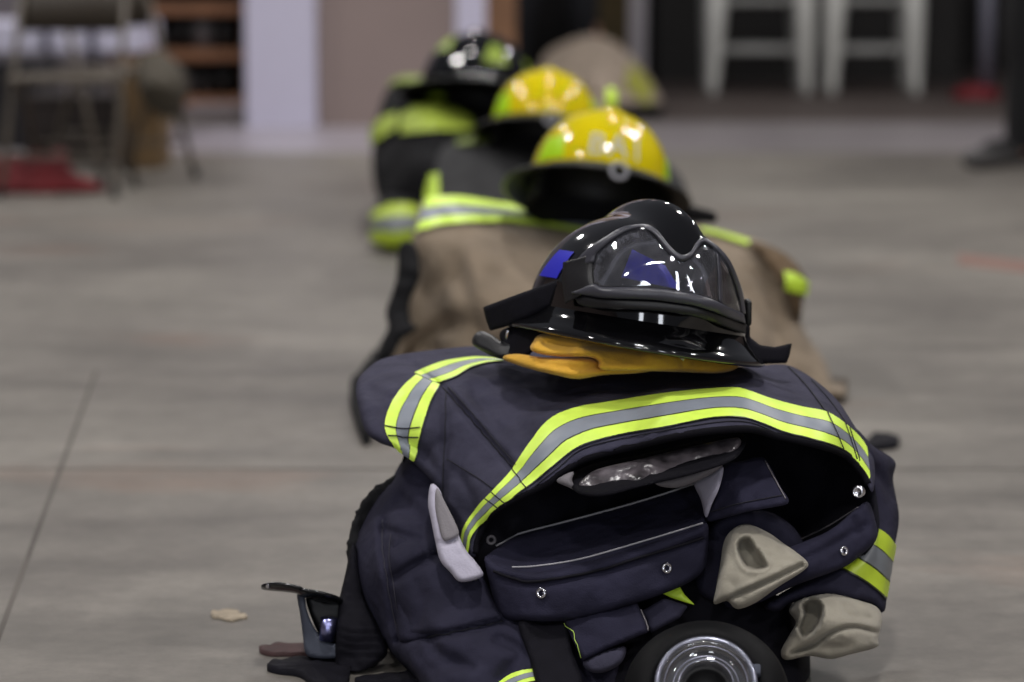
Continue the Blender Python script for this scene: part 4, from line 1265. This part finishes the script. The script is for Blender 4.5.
def folding_chair(x, y, rz, s, label, first=None):
    r = root('folding_chair', label, 'chair', (x, y, 0), 'folding chairs on the left')
    M = Matrix.Translation((x, y, 0)) @ Matrix.Rotation(rz, 4, 'Z') @ Matrix.Scale(s, 4)
    def T(p):
        return M @ Vector(p)
    # front is -y
    for sx in (-1, 1):
        b = MB()
        b.tube([T((sx * 0.215, -0.24, 0.01)), T((sx * 0.205, -0.05, 0.42)), T((sx * 0.20, 0.12, 0.80))], 0.0125 * s, 8)
        b.build('front_leg', CHAIRM, r)
        b = MB()
        b.tube([T((sx * 0.190, 0.26, 0.01)), T((sx * 0.185, 0.05, 0.36)), T((sx * 0.182, -0.06, 0.43))], 0.0115 * s, 8)
        b.build('rear_leg', CHAIRM, r)
        for yy, zz in ((-0.24, 0.012), (0.26, 0.012)):
            b = MB()
            b.lathe([(0.016 * s, -0.012 * s), (0.016 * s, 0.02 * s), (0.012 * s, 0.03 * s)], Matrix.Translation(T((sx * (0.215 if yy < 0 else 0.19), yy, zz))), 10)
            b.build('foot_cap', BLKM, r)
    b = MB()
    b.tube([T((-0.213, -0.18, 0.15)), T((0.213, -0.18, 0.15))], 0.009 * s, 6)
    b.build('stretcher', CHAIRM, r)
    b = MB()
    b.tube([T((-0.188, 0.16, 0.18)), T((0.188, 0.16, 0.18))], 0.009 * s, 6)
    b.build('stretcher', CHAIRM, r)
    b = MB()
    b.box((-0.195, -0.21, 0.425), (0.195, 0.17, 0.45), M, 0.01)
    b.build('seat', CHAIRM, r)
    v, f = [], []
    for i in range(13):
        u = -0.2 + 0.4 * i / 12
        for (yy, zz) in ((0.07, 0.61), (0.115, 0.81), (0.125, 0.81), (0.08, 0.61)):
            v.append(T((u, yy + 0.03 * (1 - (u / 0.2) ** 2), zz + 0.02 * (1 - (u / 0.2) ** 4) * (zz > 0.7))))
    for i in range(12):
        for j in range(4):
            f.append((i * 4 + j, i * 4 + 4 + j, i * 4 + 4 + (j + 1) % 4, i * 4 + (j + 1) % 4))
    f += [(0, 1, 2, 3), (48, 49, 50, 51)]
    obj('backrest', v, f, CHAIRD, r)
    b = MB()
    b.tube([T((-0.2, 0.12, 0.80)), T((-0.17, 0.13, 0.86)), T((0, 0.14, 0.875)), T((0.17, 0.13, 0.86)), T((0.2, 0.12, 0.80))], 0.0125 * s, 8)
    b.build('top_rail', CHAIRM, r)
    return r

g0 = G(66, 196)
folding_chair(g0.x, g0.y + 0.12, math.radians(-4), 0.83, 'tan metal folding chair nearest at the left above the red bag')
g1 = G(165, 192)
folding_chair(g1.x - 0.23, g1.y + 0.62, math.radians(38), 0.83, 'tan metal folding chair turned sideways, right of the nearest folding chair')

# red bag under the first chair
g = G(48, 194)
rb = root('red_bag', 'red cloth bag on the floor beneath the left folding chair', 'bag', (g.x, 8.95, 0))
cloth('bag_body', [(-14, 160), (10, 158), (40, 160), (55, 150), (66, 152), (74, 172), (102, 184), (104, 192), (60, 197), (0, 197), (-20, 195)], [(-14, 165, 8.99), (50, 155, 9.0), (100, 190, 8.94), (0, 195, 8.9), (40, 178, 8.93)], mat('red_cloth', (92, 10, 18), 0.85, var=0.25, vscale=14), rb, step=5, rpx=10, rd=0.03, thick=0.08, wr=0.03, wscale=6)
b = MB()
b.tube([P(20, 165, 8.98), P(35, 152, 8.98), P(52, 158, 8.98)], 0.012, 8, 0.5)
b.build('handle', mat('red_cloth', (128, 14, 24)), rb)

# cardboard box, dark crate, white bin, olive jacket
def box_thing(name, label, cat, px0, px1, py_top, Y0, Y1, m, rz=0.0, lidm=None):
    x0, x1 = P(px0, py_top, Y0).x, P(px1, py_top, Y0).x
    zt = P(px0, py_top, Y0).z
    r = root(name, label, cat, ((x0 + x1) / 2, (Y0 + Y1) / 2, 0))
    b = MB()
    b.box((x0, Y0, 0), (x1, Y1, zt - 0.015), None, 0.008)
    b.build('box_body', m, r, False)
    b = MB()
    b.box((x0 - 0.008, Y0 - 0.008, zt - 0.03), (x1 + 0.008, Y1 + 0.008, zt), None, 0.006)
    b.build('lid', lidm or m, r, False)
    return r

CARD = mat('brown_cardboard', (112, 90, 62), 0.9, var=0.12, vscale=6)
box_thing('cardboard_box', 'brown cardboard box standing between the two folding chairs', 'box', 122, 160, 62, 10.0, 10.3, CARD)
box_thing('storage_crate', 'dark brown crate on the floor behind the left folding chair', 'crate', 24, 118, 96, 10.25, 10.7, mat('dark_brown_crate', (30, 22, 20), 0.8, var=0.2))
box_thing('storage_chest', 'black chest behind the dark brown crate at the left edge', 'chest', -40, 40, 62, 11.0, 11.5, mat('black_chest', (24, 22, 26), 0.8))
# white folding table behind with dark legs
tb = root('folding_table', 'white topped folding table behind the left folding chair', 'table', (P(80, 40, 11.6).x, 11.9, 0))
b = MB()
b.box((P(-60, 40, 11.6).x, 11.6, P(80, 52, 11.6).z), (P(140, 40, 11.6).x, 12.3, P(80, 22, 11.6).z), None, 0.01)
b.build('table_top', mat('white_plastic', (205, 203, 222), 0.5), tb, False)
for px in (46, 92, 132):
    b = MB()
    p = P(px, 40, 11.7)
    b.tube([(p.x, 11.75, 0), (p.x, 11.75, P(px, 52, 11.7).z)], 0.02, 8)
    b.build('leg', BLKM, tb)
for px in (46, 92):
    b = MB()
    a_, c_ = P(px, 50, 11.58), P(px, 24, 11.58)
    b.tube([a_, c_], 0.016, 8)
    b.build('band', mat('dark_band', (60, 58, 76), 0.7), tb)
jk = cloth('hanging_jacket', [(140, 55), (160, 52), (176, 62), (188, 85), (184, 105), (170, 118), (150, 110), (136, 85)], [(140, 60, 9.5), (176, 64, 9.5), (184, 104, 9.45), (150, 110, 9.4), (160, 85, 9.35)], mat('olive_grey_cloth', (72, 66, 56), 0.9, var=0.15, vscale=8), None, step=4, rpx=9, rd=0.08, thick=0.12, wr=0.04, wscale=6)
tag(jk, 'olive grey jacket draped over the sideways folding chair', 'jacket')

# wooden shelves with dark boxes and jars in the alcove
YS = 13.5
sx0, sx1 = xat(120, YS), xat(247, YS) - 0.02
sh = root('shelf_unit', 'brown wooden shelf unit in the alcove left of the white pillar', 'shelf', ((sx0 + sx1) / 2, YS + 0.15, 0))
zs = [P(180, py, YS).z for py in (97, 50, 4)]
for k, z in enumerate(zs + [zs[-1] + 0.25, zs[-1] + 0.5]):
    b = MB()
    b.box((sx0, YS, z - 0.05), (sx1, YS + 0.38, z), None, 0.004)
    b.build('shelf_board', mat('shelf_wood', (150, 104, 74), 0.6, var=0.2, vscale=5), sh, False)
for x in (sx0 - 0.04, sx1):
    b = MB()
    b.box((x, YS, 0), (x + 0.04, YS + 0.38, zs[-1] + 0.52))
    b.build('side_panel', mat('shelf_wood_dark', (84, 60, 44), 0.6), sh, False)
b = MB()
b.box((sx0, YS + 0.38, 0), (sx1, YS + 0.4, zs[-1] + 0.52))
b.build('back_panel', mat('dark_back', (30, 26, 26), 0.8), sh, False)
JM = [mat('dark_jar', (40, 38, 40), 0.4), mat('grey_jar', (108, 104, 106), 0.4), mat('black_jar', (22, 21, 24), 0.4)]
random.seed(11)
n = 0
for lvl, z in enumerate(zs[:2]):
    names = ['left end', 'second from the left', 'middle', 'second from the right', 'right end']
    for k in range(5):
        x = sx0 + 0.05 + (k + 0.5) * (sx1 - sx0 - 0.1) / 5
        hgt = random.uniform(0.10, 0.15)
        rr = random.uniform(0.036, 0.046)
        m = JM[(k * 2 + lvl) % 3]
        r = root('storage_jar', '%s jar at %s of the %s shelf in the alcove' % (['dark grey', 'pale grey', 'black'][(k * 2 + lvl) % 3], names[k], ['lower', 'upper'][lvl]), 'jar', (x, YS + 0.12, z), 'jars on the alcove shelves')
        b = MB()
        b.lathe([(0.0001, 0.001), (rr, 0.001), (rr, hgt * 0.75), (rr * 0.8, hgt * 0.85)], Matrix.Translation((x, YS + 0.12, z)), 18)
        b.build('jar_body', m, r)
        b = MB()
        b.lathe([(rr * 0.85, hgt * 0.84), (rr * 0.85, hgt), (0.0001, hgt)], Matrix.Translation((x, YS + 0.12, z)), 18)
        b.build('lid', JM[0], r)
box_thing('storage_box', 'pale grey box on the floor below the alcove shelves', 'box', 186, 243, 106, 13.05, 13.4, mat('pale_grey_box', (150, 140, 142), 0.7))

# white metal stools
STOOLM = mat('white_painted_metal', (200, 200, 196), 0.4)
STOOLG = mat('grey_painted_metal', (150, 150, 148), 0.45)

def stool(px0, px1, Y, depth, label, proto=None):
    x0, x1 = P(px0, 95, Y).x, P(px1, 95, Y).x
    cx, hw = (x0 + x1) / 2, (x1 - x0) / 2
    r = root('bar_stool', label, 'stool', (cx, Y + depth / 2, 0), 'white stools in the far room')
    cy, hd = Y + depth / 2, depth / 2
    HT = 0.78
    def corner(sx, sy, z):
        k = 1 - 0.10 * z / HT
        return Vector((cx + sx * hw * k, cy + sy * hd * k, z))
    for sx in (-1, 1):
        for sy in (-1, 1):
            b = MB()
            b.tube([corner(sx, sy, 0.0), corner(sx, sy, 0.05), corner(sx, sy, 0.35), corner(sx, sy, HT)], [0.036, 0.036, 0.062, 0.085], 10, 0.8)
            b.build('leg', STOOLM if sy < 0 else STOOLG, r)
    for z in (0.245, 0.51):
        for sx, sy, tx, ty in ((-1, -1, 1, -1), (1, -1, 1, 1), (1, 1, -1, 1), (-1, 1, -1, -1)):
            if z > 0.4 and sy == ty == 1:
                continue
            b = MB()
            b.tube([corner(sx, sy, z), corner(tx, ty, z)], 0.022, 8)
            b.build('footrest_bar', STOOLG, r)
    b = MB()
    k = 0.90
    b.box((cx - hw * k - 0.03, cy - hd * k - 0.03, HT - 0.01), (cx + hw * k + 0.03, cy + hd * k + 0.03, HT + 0.03), None, 0.012)
    b.build('seat', STOOLM, r)
    return r

stool(713, 807, 15.5, 0.45, 'white metal stool, left one of the two white stools')
stool(832, 916, 15.5, 0.45, 'white metal stool, right one of the two white stools')
# dark counter behind the stools
b = MB()
b.box((xat(655, 17.2), 17.2, 0), (xat(960, 17.2), 17.9, 0.92), None, 0.01)
b.box((xat(655, 17.2) - 0.03, 17.12, 0.92), (xat(960, 17.2) + 0.03, 17.95, 0.97), None, 0.01)
tag(b.build('bar_counter', mat('dark_brown_counter', (15, 12, 11), 0.7, var=0.3, vscale=4), None, False, origin=(xat(800, 17.2), 17.5, 0)), 'very dark brown counter behind the white stools', 'counter')

# grey post on red base
pg = G(976, 100)
st = root('floor_stand', 'grey post on a red base behind the standing person', 'stand', (pg.x, pg.y, 0))
b = MB()
b.lathe([(0.0001, 0), (0.13, 0), (0.13, 0.03), (0.10, 0.06), (0.04, 0.08), (0.0001, 0.08)], Matrix.Translation((pg.x, pg.y, 0)), 24)
b.build('base', mat('red_plastic', (110, 14, 26), 0.6), st)
b = MB()
b.tube([(pg.x + 0.05, pg.y, 0.06), (pg.x + 0.05, pg.y, 1.0)], 0.035, 14)
b.build('pole', mat('grey_pole', (120, 120, 134), 0.5), st)

# =================================================================== PEOPLE
def person(loc, rz, label, trousers, shoes, top, stance=0.12, stride=0.0):
    r = root('person', label, 'person', loc)
    M = Matrix.Translation(loc) @ Matrix.Rotation(rz, 4, 'Z')
    V, E, R = [], [], []
    def add(p, rad, par=None):
        V.append(p)
        R.append(rad)
        if par is not None:
            E.append((par, len(V) - 1))
        return len(V) - 1
    pel = add((0, 0.02, 0.95), (0.155, 0.11))
    wa = add((0, 0.01, 1.10), (0.14, 0.10), pel)
    ch = add((0, 0.02, 1.30), (0.165, 0.115), wa)
    nk = add((0, 0.02, 1.47), (0.06, 0.06), ch)
    hd = add((0, 0.0, 1.56), (0.070, 0.085), nk)
    h2 = add((0, -0.005, 1.66), (0.078, 0.098), hd)
    add((0, 0.0, 1.73), (0.055, 0.07), h2)
    for s in (-1, 1):
        y = stride * s
        hip = add((s * 0.095, 0.02, 0.88), (0.098, 0.10), pel)
        kn = add((s * (0.10 + stance * 0.3), -0.02 + y * 0.4, 0.50), (0.072, 0.075), hip)
        cf = add((s * (0.10 + stance * 0.45), 0.02 + y * 0.7, 0.34), (0.068, 0.072), kn)
        an = add((s * (0.10 + stance * 0.6), 0.02 + y, 0.10), (0.055, 0.06), cf)
        to = add((s * (0.11 + stance * 0.6), 0.0 + y, 0.055), (0.045, 0.05), an)
        add((s * (0.13 + stance * 0.6), -0.13 + y, 0.045), (0.042, 0.038), to)
        sh_ = add((s * 0.19, 0.02, 1.40), (0.07, 0.07), ch)
        el = add((s * 0.25, 0.03, 1.13), (0.048, 0.05), sh_)
        wr_ = add((s * 0.26, -0.04, 0.90), (0.034, 0.034), el)
        pa = add((s * 0.26, -0.07, 0.83), (0.030, 0.036), wr_)
        for q in range(4):
            f1 = add((s * 0.262, -0.10 + q * 0.018, 0.775), (0.010, 0.010), pa)
            add((s * 0.255, -0.10 + q * 0.018, 0.735 + 0.006 * abs(q - 1.5)), (0.008, 0.008), f1)
        t1 = add((s * 0.245, -0.115, 0.82), (0.011, 0.011), pa)
        add((s * 0.24, -0.13, 0.785), (0.009, 0.009), t1)
    me = bpy.data.meshes.new('body')
    me.from_pydata([tuple(p) for p in V], E, [])
    tmp = bpy.data.objects.new('body_build', me)
    COL.objects.link(tmp)
    md = tmp.modifiers.new('skin', 'SKIN')
    md.use_smooth_shade = True
    sv = me.skin_vertices[0].data if me.skin_vertices else None
    if sv is None:
        bm = bmesh.new()
        bm.from_mesh(me)
        bm.verts.layers.skin.verify()
        bm.to_mesh(me)
        bm.free()
        sv = me.skin_vertices[0].data
    for i, q in enumerate(R):
        sv[i].radius = q
        sv[i].use_root = (i == 0)
    tmp.modifiers.new('sub', 'SUBSURF').levels = 2
    dg = bpy.context.evaluated_depsgraph_get()
    em = tmp.evaluated_get(dg).to_mesh()
    vv = [v.co.copy() for v in em.vertices]
    ff = [tuple(p.vertices) for p in em.polygons]
    tmp.evaluated_get(dg).to_mesh_clear()
    bpy.data.objects.remove(tmp)
    bo = obj('body', [M @ v for v in vv], ff, mat('skin', (196, 150, 126), 0.6), r)
    # clothing: thin shells over the body
    def shell(name, test, off, m):
        used = [f for f in ff if test(sum((vv[i] for i in f), Vector()) / len(f))]
        idx = {}
        nv = []
        tm = bpy.data.meshes.new('t')
        tm.from_pydata([tuple(v) for v in vv], [], ff)
        tm.update()
        nn = [v.normal.copy() for v in tm.vertices]
        bpy.data.meshes.remove(tm)
        nf = []
        for f in used:
            g_ = []
            for i in f:
                if i not in idx:
                    idx[i] = len(nv)
                    nv.append(M @ (vv[i] + nn[i] * off + (Vector((0, 0, 0)))))
                g_.append(idx[i])
            nf.append(g_)
        return obj(name, nv, nf, m, r)
    shell('trousers', lambda c: 0.07 < c.z < 1.02 and abs(c.x) < 0.225 + 0.0 * c.z, 0.016, trousers)
    shell('shirt', lambda c: (c.z >= 0.98 and c.z < 1.46 and abs(c.x) < 0.22) or (abs(c.x) >= 0.16 and 1.0 < c.z < 1.46), 0.014, top)
    shell('hair', lambda c: c.z > 1.66 or (c.z > 1.56 and c.y > 0.03), 0.01, mat('dark_hair', (34, 26, 22), 0.7))
    for s in (-1, 1):
        b = MB()
        ax = s * (0.11 + stance * 0.6)
        y = stride * s
        b.tube([M @ Vector((ax, 0.09 + y, 0.045)), M @ Vector((ax, 0.03 + y, 0.055)), M @ Vector((ax + s * 0.01, -0.08 + y, 0.048)), M @ Vector((ax + s * 0.02, -0.17 + y, 0.036)), M @ Vector((ax + s * 0.02, -0.20 + y, 0.030))], [0.044, 0.052, 0.052, 0.044, 0.022], 12, 0.78)
        b.tube([M @ Vector((ax, 0.05 + y, 0.05)), M @ Vector((ax, 0.045 + y, 0.13))], [0.056, 0.064], 12)
        b.build('shoe', shoes, r)
    # face
    for s in (-1, 1):
        b = MB()
        b.lathe([(0.0001, 0.004), (0.008, 0.002), (0.010, -0.003)], M @ Matrix.Translation((s * 0.030, -0.098, 1.665)) @ frame_from((0, -1, 0)), 10)
        b.build('eye', mat('eye_white', (220, 215, 210), 0.3), bo)
        b = MB()
        b.tube([M @ Vector((s * 0.076, 0.0, 1.68)), M @ Vector((s * 0.086, 0.012, 1.66)), M @ Vector((s * 0.078, 0.0, 1.63))], 0.011, 8)
        b.build('ear', mat('skin', (196, 150, 126)), bo)
    b = MB()
    b.tube([M @ Vector((0, -0.095, 1.67)), M @ Vector((0, -0.117, 1.635)), M @ Vector((0, -0.10, 1.628))], [0.007, 0.013, 0.009], 8)
    b.build('nose', mat('skin', (196, 150, 126)), bo)
    b = MB()
    b.tube([M @ Vector((-0.024, -0.089, 1.598)), M @ Vector((0, -0.097, 1.597)), M @ Vector((0.024, -0.089, 1.598))], 0.005, 6)
    b.build('mouth', mat('lips', (150, 84, 80), 0.5), bo)
    return r

DKT = mat('near_black_trousers', (10, 10, 13), 0.9, var=0.15)
NVT = mat('dark_navy_trousers', (14, 15, 22), 0.9, var=0.15)
MARO = mat('maroon_cloth', (50, 30, 28), 0.9, var=0.15)
SHOEG = mat('dark_grey_shoe', (62, 60, 60), 0.6)
fp = G(1000, 160)
person((fp.x + 0.08, fp.y - 0.55, 0), math.radians(-68), 'person in near black trousers and dark shoes standing at the right edge', DKT, SHOEG, DKT, 0.04, 0.05)
f2_ = P(552, 60, 15.0)
person((f2_.x, 15.0, 0), math.radians(10), 'person in dark navy trousers standing behind the heaped beige coat', NVT, BLKM, MARO, 0.22, 0.02)

# =================================================================== LOOK
SC.view_settings.view_transform = 'Standard'
SC.view_settings.look = 'None'
SC.view_settings.exposure = 0.0
SC.cycles.use_denoising = True
SC.cycles.max_bounces = 8
SC.cycles.transparent_max_bounces = 12
SC.cycles.caustics_reflective = False
SC.cycles.caustics_refractive = False
